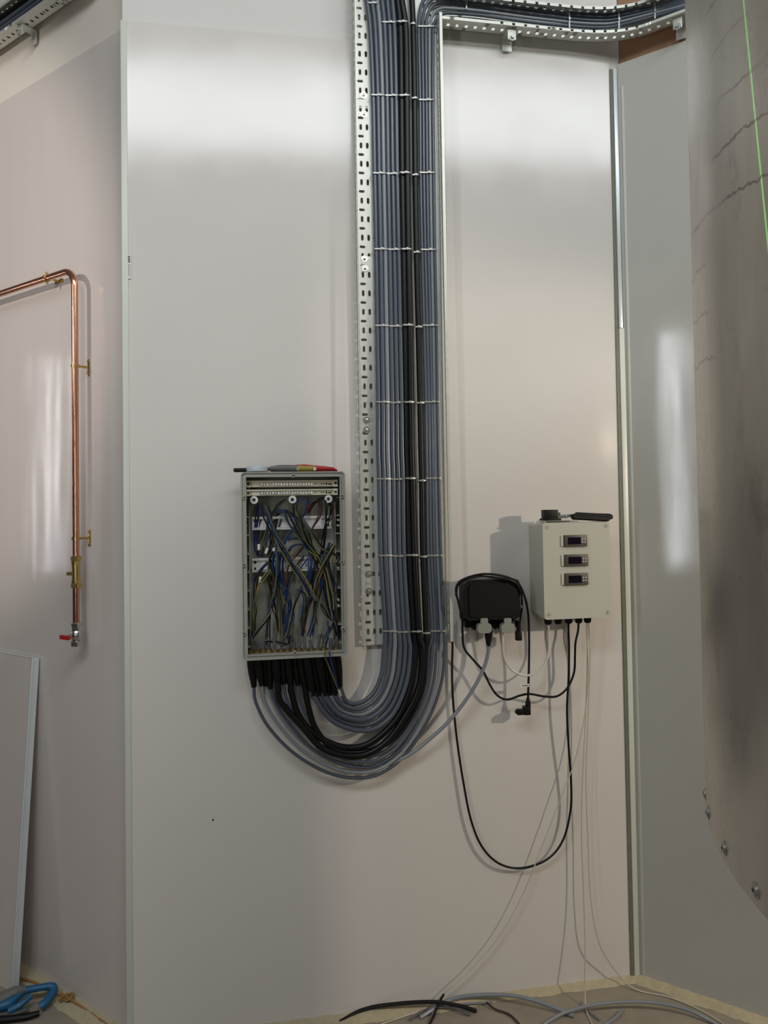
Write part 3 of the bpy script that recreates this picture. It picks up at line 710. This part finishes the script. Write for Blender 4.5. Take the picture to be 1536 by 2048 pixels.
# ================================================================== CONTROL BOX
TC=.13
c0,cz1=MS(1085,1046,TC); c1,_=MS(1219,1047,TC); _,cz0=MS(1088,1240,TC); cz0=(cz0+MS(1222,1234,TC)[1])/2
cb=thing('control_box','light grey wall control box with three small digital displays','control box',W((c0+c1)/2,cz0,0))
def rslab(x0,x1,y0,y1,t0,t1,r,bev=.0015):
    bm=plate(rrect(x0,x1,y0,y1,r),[],t1-t0,lambda x,y,h:W(x,y,(t0+t1)/2+h)); return bm
obj('body',rslab(c0+.004,c1-.004,cz0+.004,cz1-.004,0,.078,.009),M_CTRL,cb)
obj('lid',rslab(c0,c1,cz0,cz1,.08,TC,.010),M_CTRL,cb)
obj('gasket',rslab(c0+.007,c1-.007,cz0+.007,cz1-.007,.0775,.081,.008),M_BEZ,cb)
for (s,z) in ((c0+.014,cz1-.014),(c1-.012,cz1-.013),(c0+.014,cz0+.015),(c1-.013,cz0+.015)):
    bm=BM(); ring(bm,W(s,z,TC),EN,.0068,.0078,.0006,20); lathe(bm,W(s,z,TC),EN,[(.0055,0),(.0055,.001),(0,.001)],16); x=obj('lid_screw',bm,M_CTRL,cb)
    bm=BM(); box(bm,(s-.0008,s+.0008),(z-.0042,z+.0042),(TC+.0009,TC+.0014)); obj('screw_slot',bm,M_DARK,x)
for (u0,v0,u1,v1) in ((1128.5,1070.5,1174.5,1092.5),(1129.5,1109.5,1176.5,1131.5),(1130,1147,1176.5,1169.5)):
    s0_,z1=MS(u0,v0,TC+.007); s1_,z0=MS(u1,v1,TC+.007)
    bm=BM(); box(bm,(s0_,s1_),(z0,z1),(TC,TC+.008),bev=.0012); x=obj('digital_controller',bm,M_BEZ,cb)
    bm=BM(); w_=s1_-s0_; h_=z1-z0; box(bm,(s0_+w_*.15,s0_+w_*.71),(z0+h_*.2,z1-h_*.2),(TC+.0075,TC+.0088)); obj('display',bm,M_DISP,x)
    for fx in (.79,.90):
        for fz in (.38,.62):
            bm=BM(); lathe(bm,W(s0_+w_*fx,z0+h_*fz,TC+.008),EN,[(.0022,0),(.0022,.001),(0,.0014)],10); obj('button',bm,M_BTN,x)
    bm=BM(); box(bm,(s0_-.009,s0_-.001),(z0+.001,z1-.001),(TC,TC+.004),bev=.0008); obj('side_clip',bm,M_TERM,x)
gls=[]
for k,u in enumerate((1096,1116,1137,1157,1175)):
    s,_=MS(u,1240,.06); z=cz0+.004; o=W(s,z,.06)
    bm=BM(); lathe(bm,o,-Z_UP,[(.0135,-.001),(.0135,.003),(.012,.004),(.012,.022),(.0105,.028),(.0075,.0305),(.004,.031),(0,.031)],16)
    obj('cable_gland',bm,M_BLACKG,cb); gls.append(W(s,z-.027,.06))
# tool on top of control box
zc=cz1+.0003; zw=cz1+.0005
tl=thing('crimping_tool','black square-headed hand tool with padded handles lying on the grey control box','tool',W(MS(1150,1040,.1)[0],zc,.1))
def cs(u,t=.1): return MS(u,1035,t)[0]
bm=BM(); box(bm,(cs(1086),cs(1113)),(zc+.012,zc+.040),(.085,.115),bev=.0015); obj('square_head',bm,M_BLACKG,tl)
bm=BM(); box(bm,(cs(1084),cs(1118)),(zc+.006,zc+.013),(.08,.118),bev=.001); obj('head_base',bm,M_BLACKG,tl)
bm=BM(); cyl(bm,W(cs(1089),zc,.108),W(cs(1089),zc+.008,.108),.005,12); obj('adjuster_screw',bm,M_CHROME,tl)
bm=BM(); cyl(bm,W(cs(1113),zc+.022,.1),W(cs(1120),zc+.026,.1),.004,10); cyl(bm,W(cs(1119),zc+.02,.1),W(cs(1119),zc+.031,.1),.003,10); obj('pivot_pin',bm,M_CHROME,tl)
bm=BM(); tube(bm,[W(cs(1112),zc+.014,.1),W(cs(1125),zc+.017,.102),W(cs(1134),zc+.018,.104),W(cs(1148),zc+.019,.106)],[.004,.004,.006,.003,.004],10); tube(bm,[W(cs(1118),zc+.021,.1),W(cs(1132),zc+.023,.104),W(cs(1148),zc+.0235,.106)],.0018,8); obj('linkage',bm,M_STEEL,tl)
bm=BM(); 
def bar(bm,pts,t,wd,n=10):
    rings=[]
    for (s,zc_,h) in pts: rings.append([bm.verts.new(W(s,zc_+h*(abs(math.sin(a))**.6)*(1 if math.sin(a)>0 else -1),t+wd*(abs(math.cos(a))**.6)*(1 if math.cos(a)>0 else -1))) for a in (2*math.pi*(k+.5)/n for k in range(n))])
    for a,b in zip(rings,rings[1:]):
        for k in range(n): bm.faces.new((a[k],a[(k+1)%n],b[(k+1)%n],b[k]))
    bm.faces.new(rings[0][::-1]); bm.faces.new(rings[-1])
bar(bm,[(cs(1143,.12),zc+.018,.006),(cs(1145,.12),zc+.017,.0095),(cs(1180,.12),zc+.0135,.0100),(cs(1210,.12),zc+.0095,.0098),(cs(1214,.12),zc+.0092,.0085)],.125,.012); obj('handle',bm,M_BLACKG,tl)
bm=BM(); bar(bm,[(cs(1150,.09),zc+.022,.004),(cs(1152,.09),zc+.022,.009),(cs(1190,.09),zc+.0175,.009),(cs(1217,.09),zc+.0145,.010),(cs(1221,.09),zc+.0140,.007)],.095,.012); obj('handle',bm,M_BLACKG,tl)
s=cs(1118,.08); bm=BM(); box(bm,(s-.05,s+.035),(zc,zc+.003),(.04,.085),bev=.001); tag(obj('plastic_offcut',bm,mat('pale_card',(176,170,140),.6)),'pale flat strip lying under the black tool on the grey control box','strip')

# ================================================================== BLACK SOCKET BOX
TS=.085
b0,bz1=MS(930,1161,TS); b1,_=MS(1040,1161,TS); _,bz0=MS(935,1246,TS)
sb=thing('socket_box','black twin outdoor socket box with a rounded lid, left of the grey control box','socket box',W((b0+b1)/2,bz0,0))
bm=plate(rrect(b0+.004,b1-.002,bz0-.006,bz1-.003,.014),[],.05,lambda x,y,h:W(x,y,.025+h)); obj('back_box',bm,M_BLACKG,sb)
bm=plate(rrect(b0,b1,bz0+.006,bz1,.018,8),[],.035,lambda x,y,h:W(x,y,.0665+h))
fr_=[f for f in bm.faces if abs(f.normal.dot(EN))>.9]
obj('lid',bm,M_BLACKG,sb)
bm=plate(rrect(b0+.012,b1-.01,bz0+.016,bz1-.012,.014,8),[],.005,lambda x,y,h:W(x,y,.0855+h)); obj('lid_panel',bm,M_BLACKG,sb)
bm=BM(); box(bm,(b0+.012,b1-.012),(bz0-.022,bz0+.004),(.01,.045),bev=.003)
for u in (948,955,990,998,1035): s=MS(u,1250,.05)[0]; box(bm,(s-.003,s+.003),(bz0-.028,bz0-.006),(.03,.06),bev=.001)
obj('hinge_row',bm,M_BLACKG,sb)
for u in (969,1016):
    s,z=MS(u,1252,.09); bm=plate(rrect(s-.0115,s+.0115,z+.006,z+.024,.004)+[],[],.008,lambda x,y,h:W(x,y,.087+h)); 
    obj('flap_neck',bm,M_FLAP,sb)
    bm=plate(rrect(s-.022,s+.022,z-.022,z+.008,.011),[],.02,lambda x,y,h:W(x,y,.083+h)); obj('plug_cover',bm,M_FLAP,sb)
tag(obj('plug_boot',(lambda b:(tube(b,[M(977,1262,.072),M(977,1275,.068),M(977,1291,.064)],[.0135,.0115,.0062],12),b)[1])(BM()),M_BLACKG),'black strain relief below the left grey plug cover','cable boot')

# ================================================================== CORDS
def cord(pts,r,m,label,name='hanging_cable',grp=None,n=10):
    bm=BM(); tube(bm,pts,r,n); return tag(obj(name,bm,m),label,'cord',grp)
mm=lambda L_:[M(u,v,t) for u,v,t in L_]
cord(mm([(1005,1262,.075),(1006,1290,.07),(1009,1316,.068),(1022,1338,.066),(1040,1349,.065),(1055,1351,.065),(1072,1345,.064),(1088,1330,.062),(1097,1305,.06)])+[M(1098,1280,.06),gls[0]],.0037,M_WCORD,'white cord drooping in a U from the right plug cover to the control box')
cord([gls[2]]+mm([(1137,1262,.06),(1138,1300,.055),(1137,1360,.05),(1134,1420,.045),(1137,1490,.04),(1142,1560,.035),(1141,1620,.03),(1126,1680,.028),(1095,1718,.026),(1045,1736,.025),(1000,1728,.024),(965,1695,.022),(942,1640,.02),(926,1560,.018),(914,1480,.016),(906,1400,.014),(904,1340,.014),(905,1290,.016),(903,1240,.02)]),.0036,M_BLACK,'long black cord hanging in a deep loop below the control box')
cord([gls[3]]+mm([(1156,1262,.06),(1151,1285,.06),(1150,1310,.058),(1148,1345,.055),(1135,1375,.052),(1115,1392,.05),(1090,1393,.048),(1060,1388,.046),(1040,1391,.046),(1015,1399,.046),(995,1391,.046),(980,1370,.047),(966,1342,.05),(945,1318,.052),(928,1295,.055),(925,1260,.062),(924,1235,.07),(917,1205,.075),(912,1180,.08),(920,1163,.088),(945,1152,.093),(975,1148,.095),(1010,1153,.095),(1035,1165,.093),(1048,1190,.085),(1056,1225,.075),(1058,1270,.068),(1058,1320,.062),(1057,1365,.06),(1056,1400,.06)]),.0036,M_BLACK,'black cord draped over the black socket box, ending in the angled plug')
pl=thing('angled_plug','black right-angled plug hanging from the black cord under the socket box','plug',M(1046,1430,.05))
bm=BM(); s,z=MS(1055,1420,.06); tube(bm,[M(1056,1395,.06),M(1056,1404,.06),M(1056,1414,.06)],[.0045,.008,.009],10); obj('strain_relief',bm,M_BLACKG,pl)
s,z=MS(1059,1411,.06); bm=BM(); box(bm,(s-.020,s+.001),(z-.028,z-.002),(.045,.07),bev=.003); box(bm,(s-.042,s-.018),(z-.027,z-.010),(.047,.068),bev=.003); obj('plug_body',bm,M_BLACKG,pl)
bm=BM(); box(bm,(s-.046,s-.041),(z-.022,z-.015),(.052,.063)); obj('socket_face',bm,M_DARK,pl)
cord(mm([(912,1192,.07),(916,1170,.078),(935,1158,.09),(965,1153,.097),(1000,1156,.099),(1028,1164,.098),(1041,1182,.09),(1044,1210,.08),(1041,1235,.075),(1038,1252,.072)]),.0034,M_BLACK,'shorter black cord over the socket box, ending in the straight plug')
pl=thing('straight_plug','small black straight plug hanging beside the right plug cover','plug',M(1037,1285,.07))
bm=BM(); tube(bm,[M(1039,1245,.072),M(1038,1256,.072),M(1037,1264,.071)],[.004,.006,.0075],10); obj('strain_relief',bm,M_BLACKG,pl)
s,z=MS(1037,1263,.07); bm=BM(); box(bm,(s-.0095,s+.0095),(z-.028,z),(.060,.078),bev=.003); obj('plug_body',bm,M_BLACKG,pl)
s,z=MS(1043,1213,.085); bm=BM(); cyl(bm,W(s,z-.004,.081),W(s,z+.004,.081),.0048,10); tag(obj('cord_marker',bm,M_GREYW),'grey marker ring on the cord right of the socket box','marker')
s,z=MS(1049,1371,.062); bm=BM(); box(bm,(s-.014,s+.014),(z-.0045,z+.0055),(.064,.0652),frame=W); x=tag(obj('cord_label',bm,M_WHITE),'small white paper label wrapped on the hanging black cord','label')
bm=BM()
for k in range(5): box(bm,(s-.008+.0042*k,s-.0052+.0042*k),(z-.0015,z+.0025),(.0651,.0656))
obj('printed_text',bm,M_BEZ,x)
g5=gls[4]
FP=lambda u,v,z=.004:F(u,v,z)
cord([g5+ES*-.003]+mm([(1173,1265,.06),(1176,1310,.055),(1176,1370,.05),(1168,1440,.045),(1150,1520,.04),(1120,1600,.035),(1085,1690,.03),(1045,1790,.03),(1000,1870,.03),(950,1930,.03)])+[M(905,1972,.03),FP(850,2016,.01),FP(760,2050),FP(700,2085)],.0019,M_CREAM,'thin cream sensor cord slanting left down the wall to the floor','sensor_cable',n=8)
cord([g5]+mm([(1176,1265,.058),(1174,1330,.05),(1172,1420,.045),(1166,1540,.04),(1163,1660,.04),(1167,1780,.045),(1170,1880,.06)])+[FP(1170,1990,.03),FP(1176,2030),FP(1195,2060),FP(1240,2085)],.0020,M_CREAM,'thin cream sensor cord dropping straight down to the floor','sensor_cable',n=8)
cord([g5+ES*.004]+mm([(1179,1265,.06),(1180,1330,.055),(1176,1440,.045),(1172,1550,.04),(1176,1680,.04),(1182,1800,.045),(1200,1890,.05)])+[M(1240,1952,.03),FP(1275,1980,.006),FP(1340,1995),FP(1400,2020),FP(1450,2050),FP(1500,2090)],.0019,M_CREAM,'thin cream sensor cord sweeping right along the floor joint','sensor_cable',n=8)

# ================================================================== FLOOR SCRAPS
def scrap(pts,r,m,label,n=10): return tag(obj('cable_offcut',(lambda b:(tube(b,[FP(u,v,z) for u,v,z in pts],r,n),b)[1])(BM()),m),label,'cable offcut','cable offcuts on the floor')
scrap([(679,2044,.006),(730,2018,.02),(800,2007,.035),(870,2004,.035),(920,2012,.02),(953,2022,.007)],.0056,M_BLACK,'dark cable offcut arching on the floor, farthest left')
scrap([(840,2035,.006),(900,2000,.02),(960,1990,.03),(1030,1992,.03),(1090,2008,.02),(1148,2032,.006)],.006,M_CABB,'grey braided cable offcut arching on the floor in the middle')
scrap([(1085,2050,.006),(1130,2025,.02),(1200,2008,.03),(1290,2004,.03),(1370,2018,.02),(1440,2052,.006),(1480,2080,.006)],.0048,M_CABB,'pale grey cable offcut arching on the floor, farthest right')
scrap([(888,1988,.05),(878,2005,.03),(868,2030,.01),(852,2062,.006)],.0035,M_BLACK,'short dark offcut standing up among the floor scraps')
scrap([(973,2005,.012),(990,2018,.006),(1020,2030,.005),(1045,2055,.005)],.003,M_BROWN,'thin brown offcut on the floor behind the middle scraps')
scrap([(900,2012,.008),(930,2008,.01),(985,2004,.012)],.003,M_CABB,'short clear tube offcut lying among the dark floor scraps')
scrap([(1162,2003,.008),(1170,2015,.006),(1200,2040,.006)],.003,M_CABB,'short bent grey offcut beside the straight sensor cord')
scrap([(1246,2020,.01),(1225,2040,.006),(1190,2062,.006)],.005,M_CABB,'grey offcut crossing under the farthest right arch')
scrap([(820,2040,.006),(850,2020,.012),(900,2015,.014),(940,2030,.006)],.003,M_GREYW,'thin grey offcut crossing the dark floor scraps')

# ================================================================== COPPER PIPE
def lp(u,v,t=.045): return L(u,v,t)
cp=thing('copper_pipe','copper water pipe bending down the left wall to a shut-off valve','pipe',lp(153,1290))
zpipe=LS(95,556,.045)[1]
sb_,_=LS(150,700,.045)
R0=.055; pts=[WL(sb_+2.2,zpipe,.045),WL(sb_+1.2,zpipe,.045),WL(sb_+R0+.001,zpipe,.045)]
for k in range(1,9): a=math.pi/2*k/8; pts.append(WL(sb_+R0-R0*math.sin(a),zpipe-R0+R0*math.cos(a),.045))
zbp=LS(153,1250,.045)[1]; pts.append(WL(sb_,zbp,.045))
bm=BM(); P_=[pts[0],pts[1]]+pts[2:]; tube(bm,P_,.0104,16,smooth=False); obj('pipe_run',bm,M_COPPER,cp)
def nut(bm,z0,z1,r): lathe(bm,WL(sb_,z0,.045),Z_UP,[(r*.85,0),(r,.002),(r,z1-z0-.002),(r*.85,z1-z0)],6)
zv=lambda v:LS(153,v,.045)[1]
bm=BM(); nut(bm,zv(1122),zv(1112),.0175); nut(bm,zv(1176),zv(1166),.0175); cyl(bm,WL(sb_,zv(1168),.045),WL(sb_,zv(1120),.045),.0125,18); cyl(bm,WL(sb_,zv(1128),.045),WL(sb_,zv(1122),.045),.0145,8); cyl(bm,WL(sb_,zv(1166),.045),WL(sb_,zv(1161),.045),.0145,8)
x=obj('compression_coupling',bm,M_BRASS,cp)
bm=BM(); cyl(bm,WL(sb_,zv(1147),.045),WL(sb_+.024,zv(1147),.06),.0065,10); obj('test_plug',bm,M_BRASS,x)
bm=BM(); nut(bm,zv(1254),zv(1245),.017); cyl(bm,WL(sb_,zv(1280),.045),WL(sb_,zv(1250),.045),.0125,16); lathe(bm,WL(sb_,zv(1280),.045),Z_UP,[(.012,0),(.0165,.006),(.0175,.014),(.0165,.022),(.012,.03)],16); nut(bm,zv(1292),zv(1281),.0185)
x=obj('valve_body',bm,M_CHROME,cp)
bm=BM(); cyl(bm,WL(sb_,zv(1271),.05),WL(sb_+.004,zv(1271),.075),.006,12); obj('valve_stem',bm,M_CHROME,x)
bm=BM(); box(bm,(sb_-.012,sb_+.034),(zv(1277),zv(1268)),(.072,.082),frame=WL,bev=.003); obj('valve_lever',bm,M_RED,x)
def pipe_clip(z,lab):
    t=thing('pipe_clip',lab,'pipe clip',WL(sb_,z,0),'brass clips holding the copper pipe')
    bm=BM(); ring(bm,WL(sb_,z-.004,.045),Z_UP,.0105,.013,.008,20); cyl(bm,WL(sb_,z,.033),WL(sb_-.006,z,.004),.004,10); obj('pipe_ring',bm,M_BRASS,t)
    bm=BM(); box(bm,(sb_-.012,sb_-.001),(z-.026,z+.026),(0,.003),frame=WL,bev=.001)
    for q in (-.019,.019): lathe(bm,WL(sb_-.0065,z+q,.003),WL.en,[(.0045,0),(.004,.002),(0,.003)],10)
    obj('back_plate',bm,M_BRASS,t)
pipe_clip(zv(731),'upper brass clip on the vertical run of the copper pipe')
pipe_clip(zv(1077),'lower brass clip on the vertical copper pipe, above the coupling')
sc,_=LS(94,556,.045); t=thing('pipe_clip','brass clip on the sloping top run of the copper pipe','pipe clip',WL(sc,zpipe,0),'brass clips holding the copper pipe')
bm=BM(); ring(bm,WL(sc-.004,zpipe,.045),WL.es,.0105,.013,.008,20); cyl(bm,WL(sc,zpipe+.010,.045),WL(sc,zpipe+.020,.045),.004,8); cyl(bm,WL(sc,zpipe-.010,.045),WL(sc,zpipe-.02,.045),.004,8); cyl(bm,WL(sc,zpipe,.034),WL(sc,zpipe,.003),.004,8); obj('pipe_ring',bm,M_BRASS,t)
bm=BM(); box(bm,(sc-.024,sc+.024),(zpipe-.006,zpipe+.006),(0,.003),frame=WL,bev=.001); obj('back_plate',bm,M_BRASS,t)

# ================================================================== LEANING SHEET, bottom left
fa=F(34,1985,0); ta=.05
lw=thing('leaning_panel','pale flat panel with a white metal edge leaning against the left wall','panel',fa)
# top corner touches the wall at pixel (75,1318), foot stands on the floor in front of the wall
tc_=L(74,1318,.012); ft=F(32,1990,0)
side=(WL.es*1.0).normalized(); upv=(tc_-ft); hgt=upv.length; upn=upv.normalized()
side=WL.es; nn=side.cross(upn).normalized()
if nn.dot(C0-ft)<0: nn=-nn
fr_l=lambda a,b,c:ft+side*a+upn*b+nn*c
bm=BM(); box(bm,(0.006,1.1),(.001,hgt),(-.006,.004),frame=fr_l); obj('sheet_face',bm,M_SHEETL,lw)
bm=BM(); box(bm,(0,.004),(0,hgt+.001),(-.008,.006),frame=fr_l); box(bm,(.0,.018),(0,hgt+.001),(.004,.006),frame=fr_l,bev=.0006); box(bm,(.0,.003),(0,hgt),(.006,.0095),frame=fr_l); box(bm,(.015,.018),(0,hgt),(.006,.009),frame=fr_l); obj('metal_edge_strip',bm,M_ALU,lw)
bm=BM(); box(bm,(.004,1.1),(hgt,hgt+.002),(-.007,.005),frame=fr_l); obj('top_edge_strip',bm,M_ALU,lw)

# ================================================================== BLUE HAND SAW HANDLE, bottom left
sw=thing('hand_saw','blue and black handled saw lying on the floor at the bottom left','tool',F(60,2010,0))
q=lambda u,v,z=.02:F(u,v,z)
bm=BM(); tube(bm,[q(-30,2020,.03),q(15,2008,.035),q(45,1984,.045),q(75,1976,.05),q(104,1973,.045),q(106,1984,.035),q(92,2004,.025),q(80,2014,.018)],[.012,.015,.012,.010,.012,.013,.012,.014],12); tube(bm,[q(18,2022,.02),q(40,2010,.03),q(62,1992,.04)],[.012,.010,.009],10); obj('handle',bm,M_TOOLB,sw)
bm=BM(); tube(bm,[q(-40,2016,.03),q(0,2000,.04),q(30,1985,.05),q(52,1978,.052)],[.022,.021,.018,.010],10); obj('palm_grip',bm,M_GREYT,sw)
bm=BM(); tube(bm,[q(-60,2046,.012),q(0,2040,.012),q(50,2034,.012),q(79,2026,.013)],[.010,.011,.010,.008],10); obj('lower_grip',bm,M_BLACKG,sw)
bm=BM(); P4=[q(-40,2030,.012),q(20,2034,.012),q(60,2020,.014),q(20,2012,.014)]; a=[bm.verts.new(p) for p in P4]; b=[bm.verts.new(p+V((0,0,.004))) for p in P4]; bm.faces.new(a); bm.faces.new(b)
for i in range(4): bm.faces.new((a[i],a[(i+1)%4],b[(i+1)%4],b[i]))
obj('blade_mount',bm,M_GREYT,sw)
kp=F(133,2004,.01); bm=BM(); P_=[]
for k in range(12): a=k/11*2*math.pi*1.6; P_.append(kp+V((.018*math.cos(a),.012*math.sin(a*1.5),.008+.012*abs(math.sin(a*.8)))))
tube(bm,[F(20,1950,.02),F(70,1965,.012),F(115,1990,.01)]+P_+[F(165,2015,.012),F(215,2050,.01)],.0035,8); tag(obj('knotted_cord',bm,M_FOAMB),'knotted tan cord lying along the foot of the left wall','cord')

# ================================================================== CURVED METAL TANK
kk=.655
A=V((0,0,0)); d=ray(1412,1612); d2=V((d.x,d.y,0)); dist=1.6*kk/d.y; A=C0+d*dist; zrim=A.z
dh=V((d.x,d.y,0)).normalized(); nrm_=V((dh.y,-dh.x,0)); RT=1.17*kk; CC=V((A.x,A.y,0))+nrm_*RT
tk=thing('metal_tank','large curved stained metal tank hanging at the right edge','tank',V((CC.x,CC.y,zrim)))
bm=BM(); n=160; lathe_closed(bm,V((CC.x,CC.y,zrim)),Z_UP,[(RT,0),(RT,1.55),(RT-.004,1.55),(RT-.004,0)],n); 
m=bpy.data.materials.new('stained_stainless'); m.use_nodes=True; nd=m.node_tree.nodes; lk=m.node_tree.links; b=nd['Principled BSDF']
def nz(scale,det,stretch,rough=.6):
    t=nd.new('ShaderNodeTexCoord'); mp=nd.new('ShaderNodeMapping'); mp.inputs['Scale'].default_value=stretch; x=nd.new('ShaderNodeTexNoise'); x.inputs['Scale'].default_value=scale; x.inputs['Detail'].default_value=det; x.inputs['Roughness'].default_value=rough
    lk.new(t.outputs['Object'],mp.inputs[0]); lk.new(mp.outputs[0],x.inputs['Vector']); return x.outputs[0]
def rmp(src,a,b_):
    x=nd.new('ShaderNodeMapRange'); x.inputs[1].default_value=a; x.inputs[2].default_value=b_; lk.new(src,x.inputs[0]); return x.outputs[0]
def mxc(f,c1,c2):
    x=nd.new('ShaderNodeMix'); x.data_type='RGBA'; lk.new(f,x.inputs[0])
    for i,c in ((6,c1),(7,c2)):
        if isinstance(c,tuple): x.inputs[i].default_value=(*c,1)
        else: lk.new(c,x.inputs[i])
    return x.outputs[2]
base=mxc(rmp(nz(3,6,(2,2,.6)),.35,.65),s2l((146,140,128)),s2l((176,166,152)))
base=mxc(rmp(nz(5,8,(1.5,1.5,.8),.7),.58,.75),base,s2l((106,94,82)))
base=mxc(rmp(nz(2.2,4,(2,2,1)),.55,.62),base,s2l((146,130,114)))
# slanted dried drip lines, roughly regular in height
t=nd.new('ShaderNodeTexCoord'); sx=nd.new('ShaderNodeSeparateXYZ'); lk.new(t.outputs['Object'],sx.inputs[0])
def ma(op,a,b_=0,c_=None):
    x=nd.new('ShaderNodeMath'); x.operation=op
    for i,q_ in enumerate((a,b_)):
        if isinstance(q_,(int,float)): x.inputs[i].default_value=q_
        else: lk.new(q_,x.inputs[i])
    return x.outputs[0]
DL=nz(9,6,(1,1,1),.7); hgt_=ma('ADD',ma('ADD',sx.outputs[2],ma('MULTIPLY',sx.outputs[1],-.12)),ma('MULTIPLY',DL,.045))
sn=ma('SINE',ma('MULTIPLY',hgt_,2*math.pi/.058),0)
line=ma('GREATER_THAN',sn,.98); gate=rmp(nz(3.1,2,(1,1,1)),.42,.5); up_=ma('GREATER_THAN',sx.outputs[2],.55)
lf=ma('MULTIPLY',ma('MULTIPLY',line,gate),ma('MULTIPLY',up_,.75))
base=mxc(lf,base,s2l((84,70,58)))
lk.new(base,b.inputs['Base Color']); b.inputs['Metallic'].default_value=.62
rr_=nd.new('ShaderNodeMapRange'); rr_.inputs[3].default_value=.2; rr_.inputs[4].default_value=.38; lk.new(nz(5,8,(1.5,1.5,.8),.7),rr_.inputs[0]); lk.new(rr_.outputs[0],b.inputs['Roughness'])
M_TANK=m
obj('tank_shell',bm,M_TANK,tk,sharp=60)
def cyl_hit(u,v,R=RT):
    d=ray(u,v); o=C0-V((CC.x,CC.y,0)); a=d.x**2+d.y**2; b_=2*(o.x*d.x+o.y*d.y); c=o.x**2+o.y**2-R*R; D=b_*b_-4*a*c
    if D<0: D=0
    return C0+d*((-b_-math.sqrt(D))/(2*a))
for (u,v) in ((1411,1590),(1418,1655),(1450,1714),(1512,1778)):
    p=cyl_hit(u,v); o_=V((p.x-CC.x,p.y-CC.y,0)).normalized(); p=V((CC.x,CC.y,p.z))+o_*RT
    p.z=zrim+.017
    bm=BM(); lathe(bm,p,o_,[(.0085,0),(.0085,.0008),(.006,.0008),(.0055,.0022),(.004,.003),(0,.0032)],20); x=obj('rivet_bolt',bm,M_RIV,tk)
    bm=BM(); cyl(bm,p+o_*.0028,p+o_*.0036,.002,6); obj('bolt_socket',bm,M_DARK,x)
# laser level line
p1=cyl_hit(1487,2); p2=cyl_hit(1534,470); Lp=V((-.35,-.7,1.35))
nl=(p1-Lp).cross(p2-Lp).normalized(); cdir=((p1+p2)/2-Lp).normalized()
li=bpy.data.lights.new('laser_level_beam','POINT'); li.energy=750; li.color=(.2,1,.16); li.shadow_soft_size=0; li.use_nodes=True
lo_=bpy.data.objects.new('laser_level_beam',li); COL.objects.link(lo_); lo_.location=Lp
nt=li.node_tree; em=nt.nodes['Emission']; tcn=nt.nodes.new('ShaderNodeNewGeometry')
def vm(vec):
    x=nt.nodes.new('ShaderNodeVectorMath'); x.operation='DOT_PRODUCT'; nt.links.new(tcn.outputs['Incoming'],x.inputs[0]); x.inputs[1].default_value=vec; return x.outputs['Value']
def mt(op,a,b_=0):
    x=nt.nodes.new('ShaderNodeMath'); x.operation=op
    for i,q_ in enumerate((a,b_)):
        if isinstance(q_,(int,float)): x.inputs[i].default_value=q_
        else: nt.links.new(q_,x.inputs[i])
    return x.outputs[0]
st=mt('MULTIPLY',mt('LESS_THAN',mt('ABSOLUTE',vm(nl)),.00042),mt('GREATER_THAN',mt('ABSOLUTE',vm(cdir)),.93))
nt.links.new(st,em.inputs['Strength'])

# ================================================================== STICKER, NICK, SCUFFS
s,z=MS(258,519,.003); bm=BM(); 
st_=thing('barcode_sticker','tiny printed barcode sticker on the pale left corner trim','sticker',W(s,z-.04,.003))
bm=BM(); box(bm,(s-.006,s+.006),(z-.058,z+.014),(.003,.0034)); obj('sticker_paper',bm,M_WHITE,st_)
bm=BM(); zz_=z+.011; k=0
for h in (.0012,.002,.001,.0015,.0022,.001,.0012,.0028): box(bm,(s-.0035,s+.0035),(zz_-h,zz_),(.0034,.0036)); zz_-=h+.0010
obj('barcode',bm,M_DARK,st_)
bm=BM(); 
for a_,b_,c_ in ((-.003,-.0015,.020),(.0,.0012,.014),(.0025,.0034,.012)): 
    q_=z-.014
    while q_>z-.055+c_*.3: box(bm,(s+a_,s+b_),(q_-.0025,q_),(.0034,.0036)); q_-=.0036
obj('small_print',bm,M_BEZ,st_)
s,z=MS(426,1640); bm=BM(); lathe(bm,W(s,z,0),EN,[(.003,0),(.0025,.0008),(0,.001)],7); lathe(bm,W(s+.003,z+.007,0),EN,[(.0013,0),(.001,.0006),(0,.0008)],6); tag(obj('wall_chip',bm,M_DARK),'tiny dark chip in the gloss sheet below and left of the open enclosure','chip')
